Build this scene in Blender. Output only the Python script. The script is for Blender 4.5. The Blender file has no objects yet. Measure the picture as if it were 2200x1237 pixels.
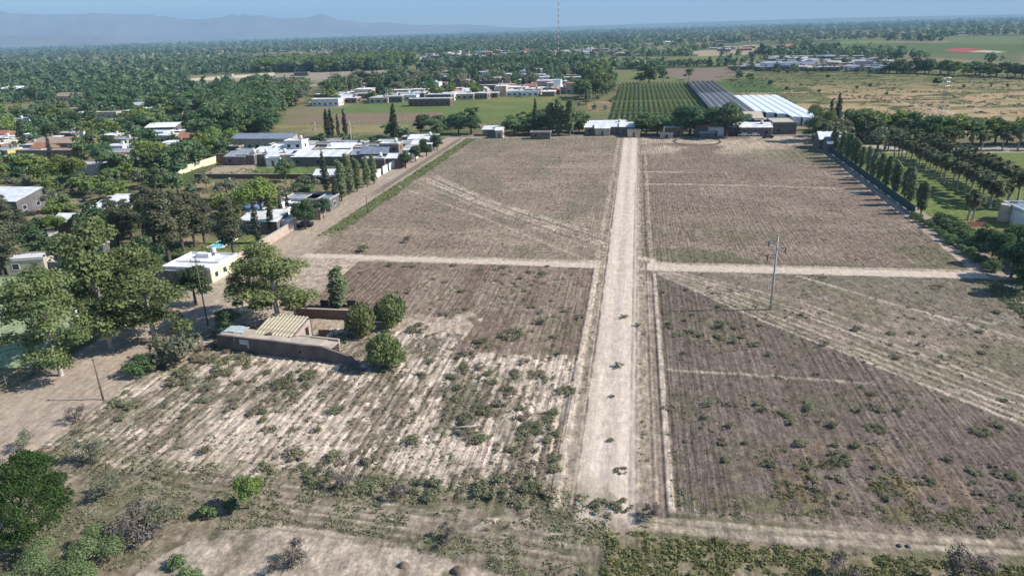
import bpy, math, random
import numpy as np
from mathutils import Matrix, Vector

sc = bpy.context.scene
R = math.radians

# ------------------------------------------------------------------ camera
F_PX, CAM_H = 1500.0, 42.0            # focal length in pixels of a 2200 px wide frame, drone height in metres
ROLL, PITCH, YAW = 0.029991, 0.353793, -0.178042
_f0 = np.array([math.sin(YAW), math.cos(YAW), 0]); _r0 = np.array([math.cos(YAW), -math.sin(YAW), 0]); _z = np.array([0, 0, 1.])
FWD = _f0 * math.cos(PITCH) - _z * math.sin(PITCH)
_u0 = _z * math.cos(PITCH) + _f0 * math.sin(PITCH)
RIGHT = math.cos(ROLL) * _r0 - math.sin(ROLL) * _u0
UP = math.sin(ROLL) * _r0 + math.cos(ROLL) * _u0
cam_d = bpy.data.cameras.new('camera'); cam = bpy.data.objects.new('camera', cam_d)
sc.collection.objects.link(cam); sc.camera = cam
cam_d.sensor_width = 36.0; cam_d.lens = 36.0 * F_PX / 2200.0
cam_d.clip_start = 0.5; cam_d.clip_end = 90000
cam.matrix_world = Matrix(((RIGHT[0], UP[0], -FWD[0], 0), (RIGHT[1], UP[1], -FWD[1], 0), (RIGHT[2], UP[2], -FWD[2], CAM_H), (0, 0, 0, 1)))

# ------------------------------------------------------------------ sky, sun, exposure
SUN_EL, SUN_AZ = R(38.0), R(82.0)      # azimuth clockwise from +Y
w = bpy.data.worlds.new('World'); sc.world = w; w.use_nodes = True
nt = w.node_tree; bg = nt.nodes['Background']
sky = nt.nodes.new('ShaderNodeTexSky'); sky.sky_type = 'NISHITA'; sky.sun_disc = False
sky.sun_elevation = SUN_EL; sky.sun_rotation = SUN_AZ
sky.altitude = 700; sky.air_density = 1.0; sky.dust_density = 0.05; sky.ozone_density = 4.0
nt.links.new(sky.outputs[0], bg.inputs[0]); bg.inputs[1].default_value = 0.105
sun_d = bpy.data.lights.new('sun', 'SUN'); sun = bpy.data.objects.new('sun', sun_d); sc.collection.objects.link(sun)
sun_d.energy = 5.0; sun_d.angle = R(0.53); sun_d.color = (1.0, 0.955, 0.89)
_sd = Vector((math.sin(SUN_AZ) * math.cos(SUN_EL), math.cos(SUN_AZ) * math.cos(SUN_EL), math.sin(SUN_EL)))
sun.rotation_euler = _sd.to_track_quat('Z', 'Y').to_euler()
sc.view_settings.view_transform = 'Standard'; sc.view_settings.look = 'None'
sc.view_settings.gamma = 1.0; sc.view_settings.use_curve_mapping = False
sc.view_settings.exposure = 0.52
sc.cycles.max_bounces = 5; sc.cycles.diffuse_bounces = 2; sc.cycles.glossy_bounces = 2
sc.cycles.transmission_bounces = 3; sc.cycles.transparent_max_bounces = 4; sc.cycles.volume_bounces = 0
sc.cycles.use_denoising = True

# ------------------------------------------------------------------ helpers
RG = np.random.default_rng(7)
rnd = random.Random(11)
COL = sc.collection

def G(px, py, z=0.0):
    """pixel of the 2200x1237 photograph -> world point at height z"""
    d = RIGHT * (px - 1100.0) / F_PX + UP * (618.5 - py) / F_PX + FWD
    t = (z - CAM_H) / d[2]
    return d[0] * t, d[1] * t

def Pj(x, y, z=0.0):
    d = np.array([x, y, z - CAM_H]); q = d @ FWD
    return 1100 + F_PX * (d @ RIGHT) / q, 618.5 - F_PX * (d @ UP) / q

def tag(o, label=None, cat=None, group=None, kind=None):
    if label: o['label'] = label
    if cat: o['category'] = cat
    if group: o['group'] = group
    if kind: o['kind'] = kind
    return o

def link(name, data, parent=None, loc=(0, 0, 0), rz=0.0, scale=None):
    o = bpy.data.objects.new(name, data); COL.objects.link(o)
    o.location = loc
    if rz: o.rotation_euler = (0, 0, rz)
    if scale is not None: o.scale = scale if hasattr(scale, '__len__') else (scale,) * 3
    if parent is not None: o.parent = parent
    return o

def empty(name, loc, rz=0.0, scale=None):
    o = link(name, None, None, loc, rz, scale); o.empty_display_size = 0.2
    return o

def mesh_np(name, V, Q, mats, v=None, midx=None, smooth=False, T=None):
    """V (n,3); Q (m,4) quads; T (k,3) triangles; v per-vertex tint"""
    me = bpy.data.meshes.new(name)
    V = np.asarray(V, np.float32); nq = 0 if Q is None else len(Q); ntr = 0 if T is None else len(T)
    me.vertices.add(len(V)); me.vertices.foreach_set('co', V.ravel())
    loops = []
    if nq: loops.append(np.asarray(Q, np.int32).ravel())
    if ntr: loops.append(np.asarray(T, np.int32).ravel())
    loops = np.concatenate(loops)
    me.loops.add(len(loops)); me.loops.foreach_set('vertex_index', loops)
    starts = np.concatenate([np.arange(nq) * 4, nq * 4 + np.arange(ntr) * 3]).astype(np.int32)
    me.polygons.add(nq + ntr); me.polygons.foreach_set('loop_start', starts)
    for m in (mats if isinstance(mats, (list, tuple)) else [mats]): me.materials.append(m)
    if midx is not None: me.polygons.foreach_set('material_index', np.asarray(midx, np.int32))
    if smooth: me.polygons.foreach_set('use_smooth', np.ones(nq + ntr, bool))
    if v is not None:
        a = me.attributes.new('v', 'FLOAT', 'POINT'); a.data.foreach_set('value', np.asarray(v, np.float32))
    me.update(); me.validate()
    return me

class MB:
    """collects boxes, bars, tubes into one mesh"""
    def __init__(s): s.V = []; s.F = []; s.M = []
    def add(s, vs, fs, m=0):
        b = len(s.V); s.V += [tuple(p) for p in vs]; s.F += [tuple(b + i for i in f) for f in fs]; s.M += [m] * len(fs)
    def box(s, c, d, rz=0.0, m=0, top=None):
        """centre-bottom c, dims d; top = inset scale of the upper face"""
        hx, hy = d[0] / 2, d[1] / 2; k = top or 1.0; ca, sa = math.cos(rz), math.sin(rz)
        pts = [(-hx, -hy, 0), (hx, -hy, 0), (hx, hy, 0), (-hx, hy, 0), (-hx * k, -hy * k, d[2]), (hx * k, -hy * k, d[2]), (hx * k, hy * k, d[2]), (-hx * k, hy * k, d[2])]
        s.add([(c[0] + ca * x - sa * y, c[1] + sa * x + ca * y, c[2] + z) for x, y, z in pts],
              [(0, 3, 2, 1), (4, 5, 6, 7), (0, 1, 5, 4), (1, 2, 6, 5), (2, 3, 7, 6), (3, 0, 4, 7)], m)
    def tube(s, pts, rad, n=6, m=0, cap=True):
        pts = [Vector(p) for p in pts]; k = len(pts); rad = rad if hasattr(rad, '__len__') else [rad] * k
        vs = []
        for i, p in enumerate(pts):
            t = (pts[min(i + 1, k - 1)] - pts[max(i - 1, 0)]).normalized()
            a = t.cross(Vector((0, 0, 1)) if abs(t.z) < .9 else Vector((1, 0, 0))).normalized(); b = t.cross(a)
            for j in range(n):
                q = 2 * math.pi * j / n
                vs.append(p + (a * math.cos(q) + b * math.sin(q)) * rad[i])
        fs = [(i * n + j, i * n + (j + 1) % n, (i + 1) * n + (j + 1) % n, (i + 1) * n + j) for i in range(k - 1) for j in range(n)]
        if cap: fs += [tuple(range(n))[::-1], tuple((k - 1) * n + j for j in range(n))]
        s.add(vs, fs, m)
    def mesh(s, name, mats, smooth=False):
        me = bpy.data.meshes.new(name); me.from_pydata(s.V, [], s.F)
        for m_ in (mats if isinstance(mats, (list, tuple)) else [mats]): me.materials.append(m_)
        me.polygons.foreach_set('material_index', s.M)
        if smooth: me.polygons.foreach_set('use_smooth', [True] * len(s.F))
        me.update(); return me
    def build(s, name, mats, parent=None, loc=(0, 0, 0), rz=0.0, smooth=False):
        return link(name, s.mesh(name, mats, smooth), parent, loc, rz)

# numpy value noise ----------------------------------------------------------
def vn(x, y, seed=0):
    xi = np.floor(x).astype(np.int64); yi = np.floor(y).astype(np.int64); fx = x - xi; fy = y - yi
    fx = fx * fx * (3 - 2 * fx); fy = fy * fy * (3 - 2 * fy)
    def h(a, b):
        n = (a * 374761393 + b * 668265263 + seed * 974711) & 0xffffffff
        n = ((n ^ (n >> 13)) * 1274126177) & 0xffffffff
        return ((n ^ (n >> 16)) & 0xffff) / 65535.0
    return (h(xi, yi) * (1 - fx) + h(xi + 1, yi) * fx) * (1 - fy) + (h(xi, yi + 1) * (1 - fx) + h(xi + 1, yi + 1) * fx) * fy

def fbm(x, y, seed=0, o=3):
    s = 0; a = .5; t = 0
    for i in range(o):
        s = s + a * vn(x * 2 ** i, y * 2 ** i, seed + i * 7); t += a; a *= .5
    return s / t

def ss(a, b, x): # smoothstep
    t = np.clip((x - a) / (b - a), 0, 1); return t * t * (3 - 2 * t)

def inpoly(px, py, poly):
    r = np.zeros(np.shape(px), bool); n = len(poly)
    for i in range(n):
        x1, y1 = poly[i]; x2, y2 = poly[(i + 1) % n]
        if y1 == y2: continue
        c = ((y1 > py) != (y2 > py)) & (px < (x2 - x1) * (py - y1) / (y2 - y1) + x1)
        r ^= c
    return r

def segd(X, Y, pts):
    d = np.full(np.shape(X), 1e9)
    for (x1, y1), (x2, y2) in zip(pts[:-1], pts[1:]):
        dx, dy = x2 - x1, y2 - y1; t = np.clip(((X - x1) * dx + (Y - y1) * dy) / (dx * dx + dy * dy + 1e-9), 0, 1)
        d = np.minimum(d, np.hypot(X - x1 - t * dx, Y - y1 - t * dy))
    return d

def GP(*pp): return [G(*p) for p in pp]

# ------------------------------------------------------------------ materials
def _new(name):
    m = bpy.data.materials.new(name); m.use_nodes = True
    n = m.node_tree; b = n.nodes['Principled BSDF']; b.inputs['Specular IOR Level'].default_value = 0.2
    return m, n, b

def mat(name, c, rough=.85, var=.25, scale=1.5, bump=0.0, metal=0.0, spec=.2, dirt=None):
    m, n, b = _new(name); b.inputs['Roughness'].default_value = rough; b.inputs['Metallic'].default_value = metal
    b.inputs['Specular IOR Level'].default_value = spec
    tc = n.nodes.new('ShaderNodeTexCoord'); nz = n.nodes.new('ShaderNodeTexNoise'); nz.inputs['Scale'].default_value = scale; nz.inputs['Detail'].default_value = 5
    n.links.new(tc.outputs['Object'], nz.inputs['Vector'])
    cr = n.nodes.new('ShaderNodeValToRGB'); e = cr.color_ramp.elements
    lo = dirt or tuple(max(0, x * (1 - var)) for x in c); hi = tuple(min(1, x * (1 + var * .6)) for x in c)
    e[0].position = .3; e[0].color = (*lo, 1); e[1].position = .68; e[1].color = (*hi, 1)
    n.links.new(nz.outputs[0], cr.inputs[0]); n.links.new(cr.outputs[0], b.inputs['Base Color'])
    if bump:
        bp = n.nodes.new('ShaderNodeBump'); bp.inputs['Strength'].default_value = bump; bp.inputs['Distance'].default_value = .05
        n.links.new(nz.outputs[0], bp.inputs['Height']); n.links.new(bp.outputs[0], b.inputs['Normal'])
    return m

def leaf(name, dark, light, obvar=.35, trans=.32):
    m, n, b = _new(name); b.inputs['Roughness'].default_value = .7; b.inputs['Specular IOR Level'].default_value = .15
    dark = tuple(c * 1.5 for c in dark); light = tuple(c * 1.3 for c in light)
    at = n.nodes.new('ShaderNodeAttribute'); at.attribute_name = 'v'
    oi = n.nodes.new('ShaderNodeObjectInfo')
    mx = n.nodes.new('ShaderNodeMix'); mx.data_type = 'RGBA'
    mx.inputs['A'].default_value = (*dark, 1); mx.inputs['B'].default_value = (*light, 1)
    n.links.new(at.outputs['Fac'], mx.inputs['Factor'])
    mr = n.nodes.new('ShaderNodeMapRange'); mr.inputs['To Min'].default_value = 1 - obvar; mr.inputs['To Max'].default_value = 1 + obvar * .7
    n.links.new(oi.outputs['Random'], mr.inputs['Value'])
    hs = n.nodes.new('ShaderNodeHueSaturation')
    m2 = n.nodes.new('ShaderNodeMapRange'); m2.inputs['To Min'].default_value = .485; m2.inputs['To Max'].default_value = .515
    mu = n.nodes.new('ShaderNodeMath'); mu.operation = 'FRACT'; m3 = n.nodes.new('ShaderNodeMath'); m3.operation = 'MULTIPLY'; m3.inputs[1].default_value = 7.31
    n.links.new(oi.outputs['Random'], m3.inputs[0]); n.links.new(m3.outputs[0], mu.inputs[0]); n.links.new(mu.outputs[0], m2.inputs['Value'])
    n.links.new(m2.outputs[0], hs.inputs['Hue']); n.links.new(mr.outputs[0], hs.inputs['Value']); n.links.new(mx.outputs['Result'], hs.inputs['Color'])
    n.links.new(hs.outputs[0], b.inputs['Base Color'])
    tr = n.nodes.new('ShaderNodeBsdfTranslucent'); n.links.new(hs.outputs[0], tr.inputs[0])
    ms = n.nodes.new('ShaderNodeMixShader'); ms.inputs[0].default_value = trans
    n.links.new(b.outputs[0], ms.inputs[1]); n.links.new(tr.outputs[0], ms.inputs[2])
    n.links.new(ms.outputs[0], n.nodes['Material Output'].inputs['Surface'])
    return m

M = {}
M['broad'] = leaf('leaf_broad', (.060, .100, .044), (.150, .212, .086))
M['dark'] = leaf('leaf_dark', (.040, .074, .038), (.104, .158, .070))
M['euc'] = leaf('leaf_eucalyptus', (.078, .100, .040), (.218, .245, .100), .2)
M['pop'] = leaf('leaf_poplar', (.090, .122, .060), (.220, .255, .135))
M['cyp'] = leaf('leaf_cypress', (.034, .044, .030), (.085, .098, .058), .25)
M['bright'] = leaf('leaf_bright', (.085, .125, .030), (.215, .262, .080), .2)
M['pepper'] = leaf('leaf_pepper', (.088, .115, .044), (.220, .240, .105), .15)
M['grey'] = leaf('leaf_grey', (.100, .112, .070), (.225, .235, .150), .2)
M['palm'] = leaf('leaf_palm', (.045, .060, .034), (.130, .140, .075), .3)
M['dry'] = leaf('leaf_dry', (.130, .100, .060), (.260, .200, .120), .25)
M['twig'] = leaf('twig_grey', (.090, .075, .066), (.170, .145, .130), .2, .1)
M['weed'] = leaf('leaf_weed', (.105, .115, .062), (.225, .225, .130), .2)
M['weedbrown'] = leaf('leaf_weed_brown', (.135, .116, .080), (.270, .232, .165), .2)
M['weedyellow'] = leaf('leaf_weed_yellow', (.095, .112, .040), (.235, .228, .095), .2)
M['weeddark'] = leaf('leaf_weed_dull', (.062, .068, .036), (.140, .142, .080), .2)
M['vine'] = leaf('leaf_vine', (.085, .135, .050), (.215, .280, .110), .15)
M['far'] = leaf('leaf_far', (.044, .080, .046), (.150, .212, .104), .0)
M['verge'] = leaf('leaf_verge', (.090, .125, .045), (.215, .255, .100), .0)
M['casu'] = leaf('leaf_casuarina', (.055, .060, .038), (.145, .148, .085), .2)
M['bigdark'] = leaf('leaf_round_tree', (.015, .033, .009), (.062, .108, .028), .0)
M['lightgreen'] = leaf('leaf_light_bush', (.085, .130, .055), (.190, .245, .115), .0)
M['palmbark'] = mat('bark_palm', (.40, .34, .27), .9, .3, 2)
M['bark'] = mat('bark', (.20, .165, .13), .9, .4, 3)
M['barkpale'] = mat('bark_pale', (.46, .41, .35), .85, .35, 2)
M['barkdark'] = mat('bark_dark', (.10, .085, .07), .9, .3, 3)
M['white'] = mat('paint_white', (.78, .78, .76), .7, .20, .5)
M['offwhite'] = mat('plaster_cream', (.50, .44, .34), .85, .18, .8)
M['tan'] = mat('plaster_tan', (.27, .20, .15), .9, .25, .8)
M['pink'] = mat('plaster_pink', (.50, .39, .32), .9, .22, .8)
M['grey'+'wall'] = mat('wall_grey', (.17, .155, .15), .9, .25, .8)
M['brickw'] = mat('brick_wall', (.19, .125, .095), .9, .3, 2.0)
M['yellow'] = mat('paint_yellow', (.72, .58, .18), .8, .2, 1.0)
M['cream'] = mat('paint_cream', (.78, .72, .48), .8, .15, 1.0)
M['tin'] = mat('roof_tin', (.42, .43, .45), .5, .35, .6, metal=.3)
M['tinlight'] = mat('roof_tin_light', (.68, .69, .70), .55, .22, .6)
M['membrane'] = mat('roof_membrane', (.78, .78, .77), .6, .30, .35)
M['concrete'] = mat('concrete', (.44, .42, .39), .9, .25, .7)
M['terra'] = mat('roof_terracotta', (.42, .19, .12), .85, .3, 1.5)
M['brownroof'] = mat('roof_brown', (.36, .27, .20), .9, .3, .8)
M['blueroof'] = mat('roof_blue', (.13, .20, .36), .6, .25, .8)
M['slate'] = mat('roof_slate', (.22, .25, .31), .7, .25, .8)
M['glass'] = mat('window_glass', (.03, .035, .045), .15, .2, 1, spec=.5)
M['holeshade'] = mat('interior_shade', (.03, .027, .025), .9)  # near-black paint standing for the shade inside openings
M['wood'] = mat('weathered_wood', (.17, .13, .10), .9, .35, 4)
M['woodred'] = mat('painted_wood_red', (.16, .035, .03), .7, .3, 3)
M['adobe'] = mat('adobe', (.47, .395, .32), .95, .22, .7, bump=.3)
M['adobeshade'] = mat('adobe_shade_toned', (.150, .126, .114), .95, .30, .6, bump=.3)  # darker copy of adobe: shade of the front walls put into the colour
M['render'] = mat('pale_render_patch', (.58, .54, .50), .9, .2, 1)
M['sheet'] = mat('corrugated_yellowed', (.50, .45, .32), .8, .28, 1.2, dirt=(.30, .25, .17))
M['sheetblue'] = mat('sheet_pale_blue', (.46, .54, .55), .5, .25, 1)
M['tankblue'] = mat('tank_blue', (.08, .30, .45), .5, .15, 2)
M['tank'] = mat('tank_pale', (.70, .70, .68), .6, .15, 2)
M['metal'] = mat('galvanised', (.45, .45, .45), .5, .25, 2, metal=.5)
M['darkmetal'] = mat('dark_metal', (.08, .08, .08), .6, .2, 2)
M['concpole'] = mat('concrete_pole', (.50, .47, .43), .85, .2, 2)
M['plastic'] = mat('greenhouse_film', (.84, .86, .87), .35, .10, .25, spec=.4)
M['plasticdim'] = mat('greenhouse_gutter', (.40, .46, .49), .6, .2, .5)
M['net'] = mat('shade_net_grey', (.15, .165, .185), .9, .22, .25)
M['netdark'] = mat('shade_net_dark', (.075, .088, .10), .9, .25, .25)
M['netgreen'] = mat('fence_net_teal', (.045, .095, .095), .9, .3, .4)
M['pool'] = mat('pool_water', (.16, .58, .66), .1, .1, .5, spec=.5)
M['mastred'] = mat('mast_red', (.36, .22, .20), .7, .1)
M['carwhite'] = mat('car_paint_white', (.72, .72, .72), .3, .04, 1, spec=.5)
M['cardark'] = mat('car_paint_dark', (.05, .05, .06), .3, .05, 1, spec=.5)
M['tyre'] = mat('tyre_rubber', (.02, .02, .02), .9)

def ground_material(name):
    m, n, b = _new(name); b.inputs['Roughness'].default_value = .95; b.inputs['Specular IOR Level'].default_value = .05
    N = n.nodes.new; L = n.links.new
    at = N('ShaderNodeAttribute'); at.attribute_name = 'soil'
    rw = N('ShaderNodeAttribute'); rw.attribute_name = 'rows'
    ge = N('ShaderNodeNewGeometry')
    mp = N('ShaderNodeMapping'); mp.inputs['Scale'].default_value = (1.6, .45, 1); L(ge.outputs['Position'], mp.inputs['Vector'])
    n1 = N('ShaderNodeTexNoise'); n1.inputs['Scale'].default_value = 1.0; n1.inputs['Detail'].default_value = 6; n1.inputs['Roughness'].default_value = .65; L(mp.outputs[0], n1.inputs['Vector'])
    n2 = N('ShaderNodeTexNoise'); n2.inputs['Scale'].default_value = 2.6; n2.inputs['Detail'].default_value = 4; L(ge.outputs['Position'], n2.inputs['Vector'])
    n3 = N('ShaderNodeTexNoise'); n3.inputs['Scale'].default_value = .06; n3.inputs['Detail'].default_value = 4; L(ge.outputs['Position'], n3.inputs['Vector'])
    # fine plough lines running along +Y, broken by noise
    sx = N('ShaderNodeSeparateXYZ'); L(ge.outputs['Position'], sx.inputs[0])
    nd = N('ShaderNodeTexNoise'); nd.inputs['Scale'].default_value = .35; nd.inputs['Detail'].default_value = 2; L(ge.outputs['Position'], nd.inputs['Vector'])
    a1 = N('ShaderNodeMath'); a1.operation = 'MULTIPLY_ADD'; a1.inputs[1].default_value = .55; L(nd.outputs[0], a1.inputs[0]); L(sx.outputs[0], a1.inputs[2])
    a2 = N('ShaderNodeMath'); a2.operation = 'MULTIPLY'; a2.inputs[1].default_value = 2 * math.pi / .68; L(a1.outputs[0], a2.inputs[0])
    a3 = N('ShaderNodeMath'); a3.operation = 'SINE'; L(a2.outputs[0], a3.inputs[0])
    mpw = N('ShaderNodeMapping'); mpw.inputs['Scale'].default_value = (1.4, .12, 1); L(ge.outputs['Position'], mpw.inputs['Vector'])
    nw = N('ShaderNodeTexNoise'); nw.inputs['Scale'].default_value = 1; nw.inputs['Detail'].default_value = 3; L(mpw.outputs[0], nw.inputs['Vector'])
    a4 = N('ShaderNodeMath'); a4.operation = 'MULTIPLY'; L(a3.outputs[0], a4.inputs[0]); L(nw.outputs[0], a4.inputs[1])
    mpl = N('ShaderNodeMapping'); mpl.inputs['Scale'].default_value = (2.7, .05, 1); L(ge.outputs['Position'], mpl.inputs['Vector'])
    nl = N('ShaderNodeTexNoise'); nl.inputs['Scale'].default_value = 1; nl.inputs['Detail'].default_value = 3; nl.inputs['Roughness'].default_value = .6; L(mpl.outputs[0], nl.inputs['Vector'])
    b1 = N('ShaderNodeMath'); b1.operation = 'SUBTRACT'; b1.inputs[1].default_value = .5; L(nl.outputs[0], b1.inputs[0])
    b2 = N('ShaderNodeMath'); b2.operation = 'MULTIPLY'; b2.inputs[1].default_value = 4.2; L(b1.outputs[0], b2.inputs[0])
    b3 = N('ShaderNodeMath'); b3.operation = 'MULTIPLY_ADD'; b3.inputs[1].default_value = .55; L(a4.outputs[0], b3.inputs[0]); L(b2.outputs[0], b3.inputs[2])
    a5 = N('ShaderNodeMath'); a5.operation = 'MULTIPLY'; L(b3.outputs[0], a5.inputs[0]); L(rw.outputs['Fac'], a5.inputs[1])
    # flecks of pale clods and dark crumbs, a metre or so across
    mpf = N('ShaderNodeMapping'); mpf.inputs['Scale'].default_value = (1.05, .62, 1); L(ge.outputs['Position'], mpf.inputs['Vector'])
    nf = N('ShaderNodeTexNoise'); nf.inputs['Scale'].default_value = 1; nf.inputs['Detail'].default_value = 5; nf.inputs['Roughness'].default_value = .75; L(mpf.outputs[0], nf.inputs['Vector'])
    # value factor
    def mr(src, lo, hi, f0=.25, f1=.75):
        q = N('ShaderNodeMapRange'); q.inputs['From Min'].default_value = f0; q.inputs['From Max'].default_value = f1; q.inputs['To Min'].default_value = lo; q.inputs['To Max'].default_value = hi
        L(src, q.inputs['Value']); return q.outputs[0]
    def mul(a, b_):
        q = N('ShaderNodeMath'); q.operation = 'MULTIPLY'; L(a, q.inputs[0]); L(b_, q.inputs[1]); return q.outputs[0]
    f = mul(mul(mr(n1.outputs[0], .62, 1.36), mr(n2.outputs[0], .68, 1.30)), mul(mr(n3.outputs[0], .90, 1.10), mr(nf.outputs[0], .70, 1.42, .36, .66)))
    rr = N('ShaderNodeMath'); rr.operation = 'MULTIPLY_ADD'; rr.inputs[1].default_value = .34; rr.inputs[2].default_value = 1; L(a5.outputs[0], rr.inputs[0])
    f = mul(f, rr.outputs[0])
    fm = N('ShaderNodeMix'); fm.data_type = 'FLOAT'; L(at.outputs['Alpha'], fm.inputs['Factor']); fm.inputs['A'].default_value = 1.0; L(f, fm.inputs['B']); f = fm.outputs['Result']
    vm = N('ShaderNodeVectorMath'); vm.operation = 'SCALE'; L(at.outputs['Color'], vm.inputs[0]); L(f, vm.inputs['Scale'])
    L(vm.outputs[0], b.inputs['Base Color'])
    hsum = N('ShaderNodeMath'); hsum.operation = 'MULTIPLY_ADD'; hsum.inputs[1].default_value = .5; L(a5.outputs[0], hsum.inputs[0]); L(n1.outputs[0], hsum.inputs[2])
    bp = N('ShaderNodeBump'); bp.inputs['Strength'].default_value = .55; bp.inputs['Distance'].default_value = .18
    L(hsum.outputs[0], bp.inputs['Height']); L(bp.outputs[0], b.inputs['Normal'])
    return m
M['ground'] = ground_material('bare_ground')
M['rubble'] = leaf('pale_rubble', (.24, .20, .165), (.44, .39, .33), .0, .0)
M['clod'] = leaf('soil_clod', (.10, .078, .062), (.27, .22, .178), .0, .0)

# ------------------------------------------------------------------ ground sheet, cut into field / road / path / lawn pieces
def grow(a, b, s0, k):
    out = [a]; s = s0; sg = 1 if b > a else -1
    while (b - out[-1]) * sg > s: out.append(out[-1] + sg * s); s *= k
    out.append(b); return out
XL = sorted(set(grow(-70, -170, .8, 1.0)[1:] + grow(-170, -24000, 1.5, 1.035)[1:] + list(np.arange(-70, -8, .25)) + list(np.arange(-8, 7, .125)) + list(np.arange(7, 64.01, .25)) + grow(64, 140, .8, 1.0)[1:] + grow(140, 24000, 1.5, 1.035)[1:]))
YL = sorted(set(grow(38, -24000, .6, 1.12)[1:] + list(np.arange(38, 128, .34)) + grow(128, 300, .8, 1.0) + grow(300, 640, 2.5, 1.0)[1:] + grow(640, 24000, 4, 1.03)[1:]))
XL = np.array(XL); YL = np.array(YL)
X, Y = np.meshgrid(XL, YL)
PALE = (.47, .400, .335); SAND = (.40, .335, .275); BROWN = (.185, .142, .113); BROWN2 = (.235, .188, .150); GREENW = (.095, .105, .058)
DRY = (.26, .215, .13); LAWN = (.125, .180, .060); ASPH = (.085, .078, .075); YARD = (.155, .145, .085)
C = np.empty(X.shape + (3,)); C[:] = YARD
ROWS = np.zeros(X.shape); Z = np.zeros(X.shape)
def mixc(mask, col):
    C[:] = C * (1 - mask[..., None]) + np.array(col) * mask[..., None]
def noisy(mask, amt=.5, sc_=1.5, seed=1):   # break a mask's edge
    return np.clip(mask, 0, 1)
big = fbm(X / 60, Y / 60, 3); med = fbm(X / 12, Y / 12, 9); fine = fbm(X / 2.2, Y / 2.2, 21); tiny = vn(X / .6, Y / .6, 33)
ed = (fine - .5) * 2.0
# far farmland
far = ss(560, 760, np.hypot(X, Y)); pat = fbm(X / 170, Y / 130, 41)
mixc(far, (.115, .125, .062)); mixc(far * ss(.55, .62, pat), (.21, .185, .115)); mixc(far * ss(.42, .36, pat), (.075, .095, .045))
mixc(ss(2500, 6000, np.hypot(X, Y)), (.10, .115, .065))
# yards left
yard = (X < -70) & (Y < 640)
mixc(yard * ss(.46, .60, med), DRY); mixc(yard * ss(.52, .42, fbm(X / 18, Y / 18, 77)), (.085, .115, .045))
# bottom and all soil round the fields
soil = (X > -72) & (X < 66) & (Y < 296)
mixc(soil.astype(float), SAND)
mixc(soil * ss(.40, .62, fine) * .5, (.27, .23, .18))
# scrubland to the right
scr = ((X > 66) & (Y > 286) & (Y < 660)).astype(float)
mixc(scr, (.135, .145, .065)); mixc(scr * ss(.36, .52, fbm(X / 34, Y / 16, 51) + .10 * (X > 110)) * ss(600, 430, Y), (.36, .262, .165))
mixc(scr * ss(.55, .68, fbm(X / 9, Y / 7, 52)) * .7, (.22, .205, .10)); mixc(scr * ss(.60, .70, fbm(X / 12, Y / 8, 55)), (.075, .095, .04))
def poly(pts, col, soft=None, seed=0, kind='px', amt=1.0):
    pp = GP(*pts) if kind == 'px' else pts
    x0, y0 = np.min(pp, 0); x1, y1 = np.max(pp, 0)
    mk = inpoly(X, Y, pp).astype(float) * amt
    if soft: mk = mk * ss(soft[0], soft[1], fbm(X / soft[2], Y / soft[2], 61 + seed))
    mixc(mk, col); return mk > .5
# --- fields between street, lane and back road (world metres)
UL = (X > -66) & (X < -5) & (Y > 128) & (Y < 289); UR = (X > 2.0) & (X < 59 + (Y - 126) * .045) & (Y > 128) & (Y < 289)
LLu = (X > -53) & (X < -6.6) & (Y > 86 + 3.5 * (vn(X / 7, Y * 0, 5) - .5) - .16 * np.clip(X + 12, -99, 0) * 0) & (Y < 124.3)
LLu &= ~((X < -22 + 9 * (fbm(X / 5, Y / 5, 16) - .5)) & (Y < 94 + 7 * fbm(X / 5, Y / 5, 6)))
LLl = (X > -64) & (X < -6.6) & (Y > 53.5) & (Y <= 92) & ~LLu
def diag(x): return np.interp(x, [5, 20, 43, 70], [121, 101, 74, 42])
LR = (X > 4.6) & (X < 62) & (Y > 55) & (Y < diag(X)); LRt = (X > 1.6) & (X < 61) & (Y >= diag(X)) & (Y < 124.3) & (Y > 55)
def soft(mask): return mask.astype(float)
mixc(soft(UL), BROWN2); mixc(UL * ss(.42, .62, fbm(X / 14, Y / 5, 71)) * .6, (.29, .24, .19)); mixc(UL * ss(.52, .66, fbm(X / 10, Y / 16, 72)) * .6, (.165, .155, .11))
mixc(UL * ss(250, 285, Y) * .55, (.20, .185, .13))
mixc(soft(UR), (.200, .160, .130)); mixc(UR * ss(.44, .62, fbm(X / 12, Y / 6, 73)) * .55, (.255, .21, .17)); mixc(UR * ss(.46, .60, fbm(X / 9, Y / 9, 74)) * ss(175, 135, Y) * .75, (.125, .125, .075))
mixc(UR * ss(240, 262, Y) * ss(.3, .5, med), (.40, .335, .265)); mixc(UR * ss(215, 245, Y) * ss(270, 250, Y) * ss(25, 50, X) * .7, (.17, .165, .10))
mixc(soft(LLu), BROWN); mixc(LLu * ss(.45, .62, fbm(X / 3, Y / 22, 75)) * .55, (.27, .225, .18)); mixc(LLu * ss(.55, .68, fbm(X / 5, Y / 5, 76)) * ss(118, 92, Y) * ss(-40, -12, X) * .4, (.10, .105, .062))
mixc(soft(LLl), PALE)
stk = .45 * fbm(X / .7, Y / 6.5, 81, 2) + .55 * fbm(X / .55, Y / 1.5, 181, 2); dens = fbm(X / 9, Y / 9, 82)
STREAK = LLl * ss(.535, .585, stk + (dens - .5) * .75 + .03 * np.sin(X * 2 * np.pi / 1.05))
mixc(STREAK * .85, (.165, .138, .105)); mixc(LLl * ss(.55, .68, fbm(X / 4, Y / 4, 83) + .10 * ss(-38, -60, X)) * .5, (.135, .13, .085))
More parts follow.
